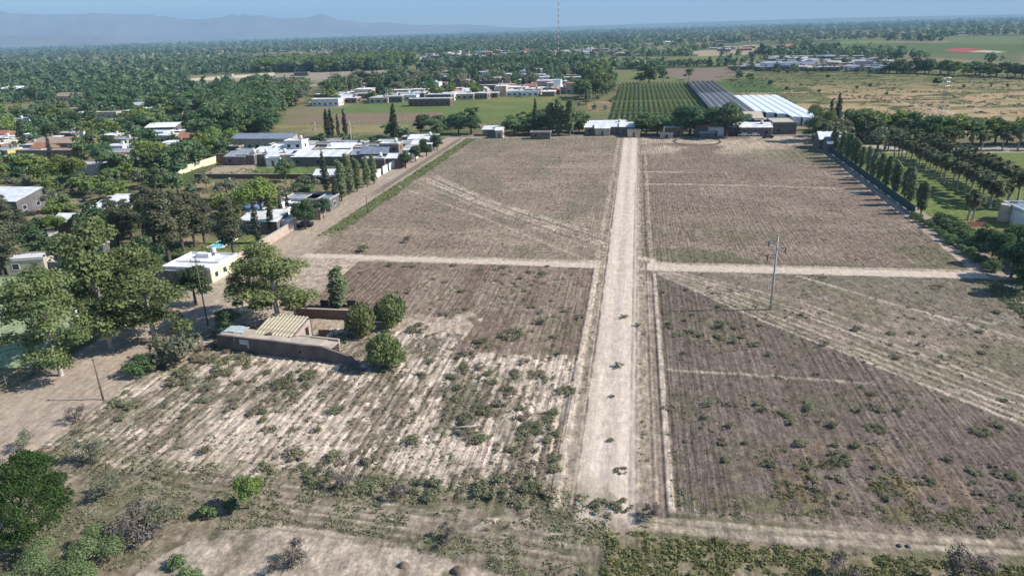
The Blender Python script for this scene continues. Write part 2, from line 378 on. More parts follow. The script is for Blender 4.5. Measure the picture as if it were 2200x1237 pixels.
mixc(LLl * ss(60, 54, Y) * ss(.3, .5, fine) * .8, (.15, .14, .09))
mixc(soft(LR), (.138, .112, .098)); mixc(LR * ss(.45, .62, fbm(X / 2.5, Y / 20, 84)) * .5, (.175, .145, .126)); mixc(LR * ss(.58, .70, fbm(X / 6, Y / 6, 85)) * .35, (.115, .11, .068))
yel = LR * ss(11, 5, np.hypot((X - 22) * .8, (Y - 60))); mixc(yel * ss(.5, .62, fine) * .45, (.20, .155, .085)); mixc(LR * ss(60, 56, Y) * ss(.4, .55, fine) * .7, (.12, .115, .068))
mixc(soft(LRt), (.245, .205, .165)); mixc(LRt * ss(.46, .60, fbm((X + Y) / 3.0, (X - Y) / 14 + 50, 86)) * .75, (.18, .155, .125)); mixc(LRt * ss(.50, .62, fbm(X / 9, Y / 9, 87)) * .5, (.135, .13, .08))
t3 = np.interp(X, [29, 54, 80], [122, 98, 73]); mixc(LRt * (Y > t3) * (X > 29) * .8, (.165, .145, .115)); mixc(LRt * ss(57.5, 60, X + ed) * .85, (.115, .125, .065))
# bottom strip
bot = soil & (Y < 54.5)
mixc(bot * .9, (.225, .192, .150)); mixc(((X > 2) & (Y > 50.8) & (Y < 55.6) & soil) * .85, (.185, .155, .125)); mixc(bot * ss(.42, .56, fbm(X / 6, Y / .9, 88)) * .8, (.17, .148, .112)); mixc(bot * ss(.5, .64, fbm(X / 3, Y / 2, 89)) * .7, (.12, .12, .07))
CLEARING = pp = [(-40, 42), (-37, 46.5), (-30, 48.2), (-20, 47.3), (-9, 44.5), (-5, 36), (-40, 30)]; mixc(inpoly(X, Y, pp) * .85 * ss(.25, .45, fine), (.38, .325, .27))
wb = (X > -1) & (X < 62) & (Y < 51.2) & soil; mixc(wb * .75, (.20, .175, .115))
# street along x = -73, its dark strip, verge
street = (X > -78.5) & (X < -65.0 - 3.8 * ss(140, 185, Y)) & (Y < 300) & (Y > -300)
street_s = ss(-79 - .6, -78 + .4, X + ed) * ss(-64.4, -65.6, X + 3.8 * ss(140, 185, Y) + ed) * (Y < 300)
mixc(street_s, (.335, .275, .225)); mixc(street_s * ss(.45, .62, fbm(X / 1.2, Y / 14, 91)) * .5, (.41, .35, .285))
dk = .62 * ss(-73.0, -72.4, X) * ss(-69.9, -70.5, X) * ss(176, 188, Y) * ss(296, 280, Y); mixc(dk * .88, ASPH)
vg = ss(-69.6, -69.0, X + ed * .5) * ss(-64.4, -65.6, X + ed) * ss(134, 150, Y) * (Y < 288); mixc(vg * .9, (.095, .115, .050))
vg2 = ss(-83, -79, X + ed) * (X < -78) * (Y > 160) * (Y < 300); mixc(vg2 * .45, (.15, .15, .075))
# roads
main_s = ss(-4.52, -4.28, X + ed * .10) * ss(1.32, 1.05, X + ed * .10) * ss(50.5, 54, Y + ed) * (Y < 292)
mixc(main_s, (.55, .480, .415)); mixc(main_s * ss(.46, .62, fbm(X / .45, Y / 22, 92)) * .40, (.46, .395, .33)); mixc(main_s * ss(62, 54, Y) * ss(.45, .6, fine) * .7, (.22, .19, .14))
cl = np.interp(X, [-68, -5.5, 1, 60, 64], [127.2, 125.2, 125.2, 125.4, 125.4]); cw = np.interp(X, [-68, -30, -5, 2, 60], [1.3, 1.1, 1.5, 1.9, 1.5])
cross_s = ss(cw + .35, cw - .25, np.abs(Y - cl) + ed * .25) * (X > -66) * (X < 62); mixc(cross_s, (.52, .45, .38))
back_s = ss(290.0, 290.8, Y) * ss(297.2, 296.2, Y) * (X > -110) * (X < 90); mixc(back_s, (.20, .185, .17))
lane_s = ss(60.0 , 61.0, X - (Y - 126) * .02 + ed * .3) * ss(66, 64.8, X - (Y - 126) * .02 + ed * .3) * (Y > 90) * (Y < 166); mixc(lane_s, (.30, .265, .23))
circ = np.abs(np.hypot((X - 23.5), (Y - 277.5) * .95) - 8.5); mixc(ss(.7 + .9 * np.abs(Y - 277.5) / 8.5, .3, circ), (.085, .072, .064)); mixc(((np.hypot(X - 23.5, Y - 277.5) < 8.2)) * .35, (.42, .36, .29))
# wheel tracks and little berms; thin dark roadside lines paint ditch shadow over shallow grooves: (points, half width, colour, strength, height)
TR = [([(-6.4, 54), (-6.2, 124)], .42, PALE, .85, .10), ([(-5.3, 54), (-5.2, 290)], .40, (.25, .215, .17), .8, -.05), ([(-4.55, 53), (-4.55, 288)], .10, (.12, .10, .08), .85, -.10), ([(-6.95, 53), (-6.9, 124)], .10, (.11, .09, .075), .8, -.10), ([(.55, 53), (.55, 200)], .08, (.27, .23, .19), .8, -.06), ([(-6.4, 128), (-6.2, 288)], .5, PALE, .5, .06),
      ([(4.4, 55), (4.2, 121)], .38, PALE, .75, .10), ([(2.15, 54), (2.1, 290)], .55, (.26, .22, .175), .8, -.04), ([(2.85, 54), (2.8, 250)], .09, (.13, .11, .09), .8, -.10), ([(3.6, 54), (3.5, 121)], .30, (.19, .15, .125), .8, -.03), ([(3.95, 54), (3.85, 121)], .10, (.09, .075, .065), .85, -.12), ([(3.9, 128), (3.9, 255)], .35, PALE, .5, .05)]
for o, s_ in ((0, .9), (1.7, .75), (4.2, .8), (5.6, .6), (-3, .4), (-9, .5)):
    TR.append(([(-64 + o * .6, 204 + o), (-38, 172 + o * 1.1), (-5.2, 137.5 + o * 1.4)], .45, PALE, min(1, s_ * 1.05), .08))
for o, s_ in ((0, .9), (1.5, .55), (3.2, .8), (5.0, .6), (7.6, .9), (9.2, .7), (12.5, .5)):
    TR.append(([(4.6 + o * .3, 121.6 + o * .12), (20 + o * .5, 101 + o * .75), (43 + o * .25, 74.5 + o), (60, 55 + o * 1.2)], .27, PALE, s_, .07)); TR.append(([(4.6 + o * .3, 121.0 + o * .12), (20 + o * .5, 100.4 + o * .75), (43 + o * .25, 73.8 + o), (60, 54.3 + o * 1.2)], .14, (.14, .12, .095), s_ * .7, -.06))
TR.append(([(5.2, 120.3), (20, 100), (43, 73.2), (60, 53)], .3, (.12, .10, .085), .6, -.08))
TR += [([(3, 199), (34, 198), (60, 194)], .8, PALE, .55, .08), ([(3, 214), (30, 213.5)], .7, (.15, .125, .105), .6, 0), ([(3, 216.5), (14, 216)], .9, PALE, .6, .1), ([(-62, 214), (-30, 211), (-6, 212)], .6, (.16, .14, .11), .6, 0), ([(-60, 240), (-6, 238)], .5, (.34, .29, .23), .5, 0), ([(3, 246), (60, 248)], 1.0, (.17, .145, .12), .5, 0), ([(-60, 262), (-6, 261)], .6, (.17, .16, .115), .5, 0)]
TR.append(([(61.0, 168), (64.2, 286)], .75, PALE, .7, 0))
TR.append(([(29, 122.5), (41, 110), (54, 98), (64, 88)], .40, (.42, .365, .30), .85, .06))
TR.append(([(2.0, 131), (6, 127), (12, 125.5)], 1.0, PALE, .8, .0)); TR.append(([(48, 106), (52, 103.5), (57, 107)], .35, PALE, .5, 0))
for yo, s_ in ((0, .9), (1.15, .8)): TR.append(([(-2, 52.3 + yo), (14, 52.2 + yo), (35, 53.2 + yo), (60, 55 + yo)], .36, (.36, .31, .25), s_, .05))
TR.append(([(5.2, 83.5), (18, 83.2), (30, 82.6)], .3, PALE, .55, .04)); TR.append(([(-22, 84.6), (-6.6, 83.4)], .35, PALE, .6, .05))
for i, o in enumerate((-.6, 0, .7, 1.3, 1.9, 2.5, 3.1, 3.6, 4.3, 4.9, 5.6, 6.3)):
    TR.append(([(-60, 59.5 - o + .6 * math.sin(i * 4.3)), (-45, 55.0 - o * .9 + .35 * math.sin(i * 2.9)), (-29, 52.7 - o * .8 + .3 * math.sin(i * 6.1)), (-14, 50.8 - o * .7), (-3, 49.6 - o * .6 + .5 * math.sin(i * 5.1))], .15 + .08 * math.sin(i * 3.7), (.12, .105, .075) if i % 2 else (.40, .345, .285), .6 + .3 * math.sin(i * 2.3), .08 if i % 2 == 0 else -.06))
TR.append(([(-12, 51.5), (-8.8, 51.8), (-8.6, 53.5)], .3, PALE, .8, .12)); TR.append(([(-11.5, 51.5), (-13.5, 49.5)], .3, PALE, .8, .12))
TR += [(GP((1905, 215), (2040, 240), (2110, 262)), 1.4, (.42, .38, .31), .7, 0), (GP((2015, 205), (2080, 225), (2110, 238)), 1.2, (.42, .38, .31), .7, 0), (GP((1990, 250), (2040, 232)), 1.3, (.42, .38, .31), .5, 0)]
sub = (Y > 40) & (Y < 420) & (X > -72) & (X < 180)
Xs, Ys = X[sub], Y[sub]; Cs = C[sub]; Zs = np.zeros(Xs.shape); es = (fine[sub] - .5)
brk = ss(.35, .58, fbm(Xs / 3.5, Ys / 3.5, 93))
for pts, hw, col, s_, hz in TR:
    d = segd(Xs, Ys, pts) + es * .2; mk = ss(hw + .16, max(hw - .12, .02), d) * s_ * (.55 + .45 * brk)
    Cs = Cs * (1 - mk[:, None]) + np.array(col) * mk[:, None]; Zs += hz * mk
C[sub] = Cs; Z[sub] += Zs
# yards, lawns and far fields by outline
lawn1 = poly([(500, 372), (620, 350), (735, 350), (735, 372), (640, 378)], LAWN)
poly([(425, 383), (470, 352), (620, 352), (500, 380)], (.33, .28, .2)); poly([(545, 345), (735, 347), (735, 372), (560, 378)], LAWN, (.35, .5, 8))
turf = poly([(-200, 600), (135, 592), (172, 692), (60, 790), (-260, 790)], (.26, .32, .19))
lawn2 = poly([(455, 545), (500, 500), (590, 470), (640, 470), (560, 535), (500, 560)], (.155, .185, .065)); poly([(390, 540), (640, 440), (640, 480), (500, 560)], (.155, .185, .065), (.3, .5, 5))
park = (X > 66) & (X < 160) & (Y > 140) & (Y < 252); mixc(park.astype(float), (.135, .175, .060)); mixc(park * ss(.45, .62, fbm(X / 14, Y / 10, 94)) * .5, (.145, .18, .065))
mixc(((X > 66) & (X < 95) & (Y > 140) & (Y < 166)) * ss(.3, .5, med) * .6, (.17, .17, .075)); mixc(((X > 66) & (X < 300) & (Y > 252) & (Y < 268)) * .9, (.36, .33, .29))
for px_, col, sf in [([(560, 250), (640, 228), (760, 240), (955, 242), (930, 262), (900, 290), (590, 290)], (.165, .165, .085), None),
                     ([(600, 262), (690, 246), (955, 242), (925, 262), (690, 266)], (.20, .155, .115), None), ([(590, 270), (700, 268), (880, 268), (860, 285), (600, 285)], (.235, .205, .105), (.3, .5, 20)),
                     ([(690, 243), (770, 222), (860, 216), (1010, 212), (955, 242)], (.120, .170, .062), None), ([(640, 226), (770, 218), (690, 243), (590, 250)], (.185, .175, .105), None),
                     ([(955, 242), (1010, 212), (1215, 206), (1240, 240), (1130, 258), (1040, 262), (930, 262)], (.125, .165, .058), None), ([(1040, 210), (1215, 206), (1215, 226), (1010, 236)], (.175, .185, .07), (.4, .6, 15)),
                     ([(1240, 262), (1250, 185), (1325, 182), (1310, 262)], (.15, .15, .075), None), ([(1260, 240), (1265, 215), (1315, 215), (1312, 240)], (.30, .215, .14), (.35, .6, 6)),
                     ([(1312, 268), (1335, 178), (1470, 175), (1530, 268)], (.16, .135, .09), None), ([(1250, 182), (1265, 150), (1480, 150), (1480, 175), (1335, 178)], (.155, .165, .075), None), ([(1430, 165), (1430, 148), (1560, 145), (1600, 158), (1545, 172), (1490, 172)], (.195, .155, .125), None),
                     ([(1535, 176), (1640, 172), (1680, 198), (1575, 200)], (.075, .125, .045), None),
                     ([(360, 186), (480, 162), (700, 155), (830, 150), (800, 180), (640, 188), (420, 192)], (.285, .25, .20), None), ([(420, 186), (560, 176), (800, 168), (800, 176), (600, 184)], (.17, .165, .10), (.4, .55, 25)),
                     ([(-100, 240), (0, 225), (120, 220), (190, 222), (130, 236), (60, 250), (-100, 262)], (.18, .175, .11), None),
                     ([(820, 142), (980, 128), (1000, 140), (860, 152)], (.155, .175, .085), None), ([(1110, 135), (1340, 122), (1700, 120), (1560, 140), (1260, 144), (1120, 144)], (.15, .165, .075), None),
                     ([(1480, 112), (1620, 96), (1730, 108), (1600, 118), (1500, 122)], (.32, .27, .19), None), ([(1340, 119), (1500, 117), (1500, 121), (1345, 123)], (.075, .075, .08), None), ([(1330, 108), (1470, 104), (1470, 114), (1340, 117)], (.14, .185, .06), None),
                     ([(1760, 98), (1960, 92), (2200, 96), (2200, 120), (1900, 116), (1740, 108)], (.095, .13, .055), None), ([(2000, 82), (2200, 78), (2200, 96), (2060, 94)], (.125, .165, .065), None), ([(1800, 88), (1900, 86), (1920, 92), (1780, 96)], (.14, .185, .07), None),
                     ([(1900, 112), (2040, 116), (2200, 116), (2200, 135), (1960, 122)], (.12, .14, .075), None), ([(2030, 106), (2080, 104), (2130, 110), (2100, 113), (2040, 111)], (.34, .09, .09), None), ([(2110, 108), (2150, 112), (2140, 114), (2090, 112)], (.5, .42, .36), None),
                     ([(1120, 66), (1260, 62), (1260, 66), (1100, 71)], (.30, .29, .18), None), ([(840, 80), (1080, 68), (1080, 71), (860, 84)], (.28, .27, .18), None), ([(150, 101), (330, 96), (700, 83), (700, 87), (330, 101), (150, 106)], (.30, .28, .2), None)]:
    poly(px_, col, sf)
# plough lines strength and furrow relief
ROWS += (LLu * .7 + LR * .65 + LLl * .7 + UL * .45 + UR * .8 + LRt * .15) * (.35 + 1.1 * fbm(X / 7, Y / 30, 131))
wl = 1.05 + 0 * X
fur = np.sin(2 * np.pi * (X + .25 * (fbm(X / 8, Y / 12, 95) - .5)) / 1.05) * (.4 + .9 * vn(X / 1.05, Y / 9, 96))
near = ss(300, 130, Y)
Z += fur * (LLl * .06 + LLu * .035 + LR * .025) * ss(130, 110, Y)
Z += (fine - .5) * .16 * soil * (1 - main_s) * (1 - cross_s) * (1 - street_s) + STREAK * .07 * vn(X / .5, Y / .8, 97)
Z += (vn(X / .9, Y / 1.1, 98) - .5) * .12 * (soil * (1 - main_s)) * ss(128, 110, Y)
Z += -.05 * main_s + .04 * np.sin((X + 1.6) * 2.2) * main_s
Z[~((X > -90) & (X < 70) & (Y > 20) & (Y < 300))] = 0
C *= np.array([1.035, .99, .925])
C = np.clip(C * (1 + .16 * (tiny[..., None] - .5) * (np.hypot(X, Y) < 400)[..., None]), .01, .9)

ny, nx = X.shape
VG = np.stack([X, Y, Z], -1).reshape(-1, 3).astype(np.float32)
idx = np.arange(nx * ny).reshape(ny, nx)
QG = np.stack([idx[:-1, :-1], idx[:-1, 1:], idx[1:, 1:], idx[1:, :-1]], -1)
def cellm(m): return m[:-1, :-1] & m[1:, 1:]
owner = np.zeros((ny - 1, nx - 1), int)
pieces = ['ground']
def own(mask, name):
    pieces.append(name); owner[cellm(mask)] = len(pieces) - 1
for m_, n_ in ((UL, 'ploughed_field'), (UR, 'ploughed_field'), (LLu, 'ploughed_field'), (LLl, 'fallow_field'), (LR, 'ploughed_field'), (LRt, 'rutted_field'), (park, 'lawn'), (turf, 'turf_pitch'),
               (street, 'dirt_street'), (back_s > .5, 'back_road'), (lane_s > .5, 'lane'), (cross_s > .5, 'cross_track'), (main_s > .5, 'dirt_road')): own(m_, n_)
AMP = 1 - .62 * np.maximum(main_s, cross_s) - .45 * street_s * (1 - np.maximum(main_s, cross_s))
CG = np.concatenate([C, AMP[..., None]], -1).reshape(-1, 4).astype(np.float32); RW = ROWS.reshape(-1).astype(np.float32)
for k, nme in enumerate(pieces):
    q = QG[owner == k]
    if not len(q): continue
    u, inv = np.unique(q.ravel(), return_inverse=True)
    me = mesh_np(nme, VG[u], inv.reshape(-1, 4), M['ground'], smooth=True)
    a = me.attributes.new('soil', 'FLOAT_COLOR', 'POINT'); a.data.foreach_set('color', CG[u].ravel())
    a = me.attributes.new('rows', 'FLOAT', 'POINT'); a.data.foreach_set('value', RW[u])
    tag(link(nme, me), kind='structure')
def gz(x, y):   # ground height under a point
    j = np.clip(np.searchsorted(XL, x), 0, nx - 1); i = np.clip(np.searchsorted(YL, y), 0, ny - 1)
    return Z[i, j]

# ------------------------------------------------------------------ vegetation prototypes
def cloud(rng, lobes, n, size, outw=.75, up=.25, elong=.62, hollow=.5, droop=0.0):
    L = np.array(lobes, float); c = L[:, :3]; r = L[:, 3:6]
    w_ = (r[:, 0] * r[:, 2]) ** 1.0; k = rng.choice(len(L), n, p=w_ / w_.sum())
    d = rng.normal(size=(n, 3)); d /= np.linalg.norm(d, axis=1)[:, None]
    d[:, 2] = np.where(d[:, 2] < -.35, -d[:, 2] * .5, d[:, 2])
    rad = hollow + (1.06 - hollow) * rng.random(n) ** .6
    p = c[k] + d * r[k] * rad[:, None]
    nrm = d * outw + rng.normal(size=(n, 3)) * .45; nrm[:, 2] += up
    nrm /= np.linalg.norm(nrm, axis=1)[:, None]
    t = np.cross(nrm, rng.normal(size=(n, 3)))
    if droop: t = t * (1 - droop) + np.array([0, 0, -1.0]) * droop
    t /= np.linalg.norm(t, axis=1)[:, None]; b = np.cross(nrm, t); b /= np.linalg.norm(b, axis=1)[:, None]
    s = size * (.55 + .9 * rng.random(n))[:, None]
    V = np.stack([p - t * s, p - b * s * elong + nrm * s * .12, p + t * s, p + b * s * elong + nrm * s * .12], 1).reshape(-1, 3)
    lr = rng.random(len(L)); v = np.clip(.5 + .35 * (lr[k] - .5) + .75 * (rng.random(n) - .5), 0, 1)
    return V, np.arange(4 * n).reshape(-1, 4), np.repeat(v, 4)

def ball_lobes(rng, n, cz, R_, H_, r0, r1, flat=.8):
    out = []
    for _ in range(n):
        a = rng.random() * 6.283; q = math.sqrt(rng.random()) * R_; zz = cz + (rng.random() * 2 - 1) * H_ * math.sqrt(max(0, 1 - (q / R_) ** 2 * .8))
        r = r0 + (r1 - r0) * rng.random(); out.append((math.cos(a) * q, math.sin(a) * q, zz, r, r, r * flat))
    return out

def trunk_mb(rng, h, r, lobes, nl, lean=(0, 0), sides=6, fork=.5):
    mb = MB(); top = Vector((lean[0], lean[1], h))
    mid = Vector((lean[0] * .35 + (rng.random() - .5) * .3, lean[1] * .35 + (rng.random() - .5) * .3, h * .5))
    mb.tube([(0, 0, -.3), (0, 0, .05), mid, top], [r * 1.5, r * 1.15, r * .8, r * .35], sides, cap=False)
    for i in range(min(nl, len(lobes))):
        l = Vector(lobes[i][:3]); s = Vector((0, 0, 0)).lerp(mid, 1) if l.z < h * .8 else mid.lerp(top, .45)
        m_ = s.lerp(l, .5) + Vector((rng.random() - .5, rng.random() - .5, rng.random() * .6)) * .4
        mb.tube([s, m_, l], [r * .55, r * .35, r * .12], 5, cap=False)
    return mb

class Proto: pass
PROTO = {}
def proto(kind, lobes, n, size, leafm, barkm, h, tr_h, tr_r, nl, seed, lean=(0, 0), **kw):
    rng = np.random.default_rng(seed)
    if callable(lobes): lobes = lobes(rng)
    V, Q, v = cloud(rng, lobes, n, size, **kw)
    mb = trunk_mb(rng, tr_h, tr_r, lobes, nl, lean)
    p = Proto(); p.h = float(np.percentile(V[:, 2], 99)); p.kind = kind
    p.crown = mesh_np('crown', V, Q, M[leafm], v)
    p.trunk = mb.mesh('trunk', M[barkm], True)
    tv = np.array(mb.V); tq = np.array([f for f in mb.F if len(f) == 4])
    p.one = mesh_np('tree', np.concatenate([V, tv]), np.concatenate([Q, tq + len(V)]), [M[leafm], M[barkm]], np.concatenate([v, np.full(len(tv), .5)]), np.concatenate([np.zeros(len(Q)), np.ones(len(tq))]))
    PROTO.setdefault(kind, []).append(p)

for s in range(4):
    proto('broad', lambda g: ball_lobes(g, 20, 4.2, 2.6, 2.5, .9, 1.5), 4200, .21, 'broad', 'bark', 8, 4.6, .22, 5, 100 + s)
    proto('broad_lo', lambda g: ball_lobes(g, 17, 3.8, 2.6, 2.7, .9, 1.5), 1100, .34, 'broad', 'bark', 8, 4.4, .22, 2, 120 + s)
    proto('dark_lo', lambda g: ball_lobes(g, 17, 3.9, 2.4, 2.9, 1.0, 1.6), 1150, .34, 'dark', 'barkdark', 8, 4.4, .22, 2, 140 + s)
    proto('grey_lo', lambda g: ball_lobes(g, 13, 3.9, 2.6, 1.9, .8, 1.4), 900, .31, 'grey', 'bark', 7, 4.0, .2, 3, 160 + s)
    proto('bright_lo', lambda g: ball_lobes(g, 17, 3.8, 2.6, 2.6, .9, 1.5), 1100, .33, 'bright', 'bark', 8, 4.4, .22, 2, 180 + s)
for s in range(3):
    proto('dark', lambda g: ball_lobes(g, 18, 4.5, 2.5, 2.6, 1.0, 1.6), 4600, .20, 'dark', 'barkdark', 8, 4.6, .25, 5, 200 + s)
    proto('bright', lambda g: ball_lobes(g, 14, 4.8, 2.6, 1.8, 1.0, 1.7), 4200, .21, 'bright', 'bark', 8, 4.6, .25, 5, 220 + s)
    proto('euc', lambda g: [(x * 1.0, y, z, r * 1.05, r * 1.05, r * 1.05) for x, y, z, r in [((g.random() - .5) * 2 * q, (g.random() - .5) * 2 * q, zz, rr) for zz, q, rr in
          [(2.6, 2.6, 1.1), (3.0, 3.2, 1.2), (3.6, 3.0, 1.3), (4.2, 3.4, 1.3), (4.7, 2.0, 1.4), (5.2, 3.0, 1.2), (5.8, 3.4, 1.3), (6.6, 3.2, 1.5), (7.2, 3.6, 1.5), (8.2, 3.4, 1.6), (8.8, 3.0, 1.5), (9.6, 2.8, 1.6), (10.4, 2.6, 1.5), (11.2, 2.2, 1.5), (12.0, 1.8, 1.4), (12.8, 1.0, 1.3), (7.8, 3.8, 1.2), (9.2, 3.6, 1.2), (6.2, 3.8, 1.0), (10.0, 1.0, 1.6), (11.6, .6, 1.5)]]],
          13000, .16, 'euc', 'barkpale', 13, 10.5, .24, 14, 240 + s, hollow=.35, up=.15, droop=.25)
    proto('pop', lambda g: [((g.random() - .5) * .7, (g.random() - .5) * .7, z, r, r, .95) for z, r in zip(np.linspace(1.6, 11.0, 13), 1.25 * np.sin(np.linspace(.55, 2.75, 13)) ** .8)], 2600, .22, 'pop', 'bark', 12, 10, .2, 0, 260 + s, up=.45, hollow=.45)
    proto('pop_lo', lambda g: [((g.random() - .5) * .7, (g.random() - .5) * .7, z, r, r, .95) for z, r in zip(np.linspace(1.6, 11.0, 11), 1.3 * np.sin(np.linspace(.55, 2.75, 11)) ** .8)], 620, .40, 'pop', 'bark', 12, 10, .2, 0, 270 + s, up=.45, hollow=.45)
    proto('cyp', lambda g: [((g.random() - .5) * .35, (g.random() - .5) * .35, z, r, r, .9) for z, r in zip(np.linspace(.9, 10.6, 13), np.array([.7, .85, .92, .95, .95, .9, .85, .78, .68, .58, .46, .34, .2]))], 900, .27, 'cyp', 'barkdark', 11, 8, .16, 0, 280 + s, up=.5, hollow=.6)
    proto('cas', lambda g: [((g.random() - .5) * 2.6 * q, (g.random() - .5) * 2.6 * q, z, r, r, r * .8) for z, r, q in zip(np.linspace(3.2, 12.2, 15), 1.5 * np.sin(np.linspace(.7, 2.8, 15)) ** .7 + .15, np.sin(np.linspace(.7, 2.9, 15)))], 4200, .21, 'casu', 'barkdark', 13, 10, .26, 4, 300 + s, hollow=.4)
    proto('pepper', lambda g: [(0, 0, 2.3, 1.9, 1.9, 1.7)] + ball_lobes(g, 10, 2.5, 1.3, 1.0, .8, 1.2, 1.1) + ball_lobes(g, 8, 1.1, 1.5, .4, .7, .9, 1.0), 4200, .18, 'pepper', 'bark', 4.6, 2.6, .2, 3, 320 + s, droop=.65, hollow=.7)
    proto('shrub', lambda g: ball_lobes(g, 9, .95, 1.1, .6, .4, .75, .9), 1500, .115, 'grey', 'bark', 2, 1.0, .06, 6, 340 + s, hollow=.2, droop=.15)
    proto('feather', lambda g: ball_lobes(g, 9, 1.2, 1.0, .9, .4, .7, 1.2), 900, .12, 'grey', 'bark', 2.4, 1.3, .05, 9, 350 + s, hollow=.1, elong=.3)
    proto('drybush', lambda g: ball_lobes(g, 9, 1.1, 1.2, .8, .4, .7, 1.0), 900, .13, 'twig', 'barkdark', 2.4, 1.3, .06, 9, 360 + s, hollow=.1, elong=.25)
    proto('greenshrub', lambda g: ball_lobes(g, 9, .85, 1.1, .5, .45, .75, .9), 1500, .115, 'broad', 'bark', 2, .9, .06, 4, 370 + s, hollow=.45)
    proto('weedbush', lambda g: ball_lobes(g, 7, .28, .55, .15, .2, .36, .8), 320, .07, 'weed', 'bark', .7, .25, .02, 0, 380 + s, hollow=.1, up=.5)
    proto('weedpatch', lambda g: ball_lobes(g, 13, .20, 1.15, .08, .22, .42, .55), 900, .07, 'weed', 'bark', .7, .25, .02, 0, 385 + s, hollow=.1, up=.6)
    proto('weedbrown', lambda g: ball_lobes(g, 6, .22, .5, .12, .18, .32, .8), 260, .07, 'weedbrown', 'bark', .6, .2, .02, 0, 390 + s, hollow=.1, up=.5)
proto('bigdark', lambda g: [(0, 0, 5.4, 4.0, 4.0, 4.0)] + [(4.0 * math.cos(a) * math.cos(e), 4.0 * math.sin(a) * math.cos(e), 5.4 + 4.0 * math.sin(e), .95, .95, .85) for a, e in zip(g.random(46) * 6.283, np.arcsin(g.random(46) * 1.5 - .5))], 34000, .10, 'bigdark', 'bark', 10, 5, .35, 4, 400, hollow=.72, outw=.6)
proto('lightbush', lambda g: ball_lobes(g, 20, 1.6, 3.2, .9, .7, 1.2, .9), 20000, .07, 'lightgreen', 'bark', 3.6, 2, .1, 6, 410, hollow=.4)

def palm_proto(seed, skirt=True):
    g = np.random.default_rng(seed); p = Proto(); p.kind = 'palm'; p.h = 7.6
    mb = MB(); mb.tube([(0, 0, -.2), (0, 0, .4), ((g.random() - .5) * .3, (g.random() - .5) * .3, 3), (0, 0, 6.2)], [.36, .24, .19, .20], 8, cap=False)
    p.trunk = mb.mesh('trunk', M['palmbark'], True)
    def fronds(n, e0, e1, ln, z0, wid):
        V = []; Q = []; v = []
        for i in range(n):
            a = g.random() * 6.283; e = e0 + (e1 - e0) * g.random(); L_ = ln * (.8 + .4 * g.random()); ca, sa = math.cos(a), math.sin(a)
            # petiole + fan blade of pleated strips
            for k in range(5):
                off = (k - 2) * .30; aa = a + off; pos0 = np.array([ca * math.cos(e) * L_ * .45, sa * math.cos(e) * L_ * .45, z0 + math.sin(e) * L_ * .45])
                d1 = np.array([math.cos(aa) * math.cos(e), math.sin(aa) * math.cos(e), math.sin(e)]); d1[2] -= .12
                sd = np.array([-math.sin(aa), math.cos(aa), 0]) * wid
                p1 = pos0 + d1 * L_ * .34; p2 = pos0 + d1 * L_ * .62 + np.array([0, 0, -.22 * L_])
                b = len(V); V += [pos0 - sd * .25, pos0 + sd * .25, p1 + sd, p1 - sd, p2 + sd * .3, p2 - sd * .3]; Q += [(b, b + 1, b + 2, b + 3), (b + 3, b + 2, b + 4, b + 5)]
                v += [g.random()] * 6
            b = len(V); c0 = np.array([0, 0, z0]); sd = np.array([-sa, ca, 0]) * .04
            V += [c0 - sd, c0 + sd, pos0 + sd, pos0 - sd]; Q += [(b, b + 1, b + 2, b + 3)]; v += [.5] * 4
        return np.array(V), np.array(Q), np.array(v)
    V, Q, v = fronds(40, -.35, 1.35, 1.95, 6.2, .17); p.crown = mesh_np('crown', V, Q, M['palm'], v)
    V, Q, v = fronds(30, -1.45, -.6, 1.7, 6.0, .16); p.skirt = mesh_np('dead_frond_skirt', V, Q, M['dry'], v)
    PROTO.setdefault('palm', []).append(p)
for s in range(3): palm_proto(500 + s)

OCC = []   # (x, y, r) taken spots
def tree(kind, x, y, h, label, group=None, name='broadleaf_tree', cat='tree', wide=1.0, var=None, single=False, z=None, rz=None):
    ps = PROTO[kind]; p = ps[rnd.randrange(len(ps)) if var is None else var % len(ps)]
    s = h / p.h; rz = rnd.random() * 6.28 if rz is None else rz
    loc = (x, y, float(gz(x, y)) - .03 if z is None else z)
    OCC.append((x, y, h * .28 * wide))
    if single:
        o = link(name, p.one, None, loc, rz, (s * wide, s * wide, s))
    else:
        o = empty(name, loc, rz, (s * wide, s * wide, s))
        link('trunk', p.trunk, o); link('crown', p.crown, o)
        if kind == 'palm': link('dead_frond_skirt', p.skirt, o)
    return tag(o, label, cat, group)
ORD = ['first', 'second', 'third', 'fourth', 'fifth', 'sixth', 'seventh', 'eighth', 'ninth', 'tenth', 'eleventh', 'twelfth', 'thirteenth', 'fourteenth', 'fifteenth', 'sixteenth', 'seventeenth', 'eighteenth', 'nineteenth', 'twentieth', 'twenty-first', 'twenty-second', 'twenty-third', 'twenty-fourth', 'twenty-fifth', 'twenty-sixth']

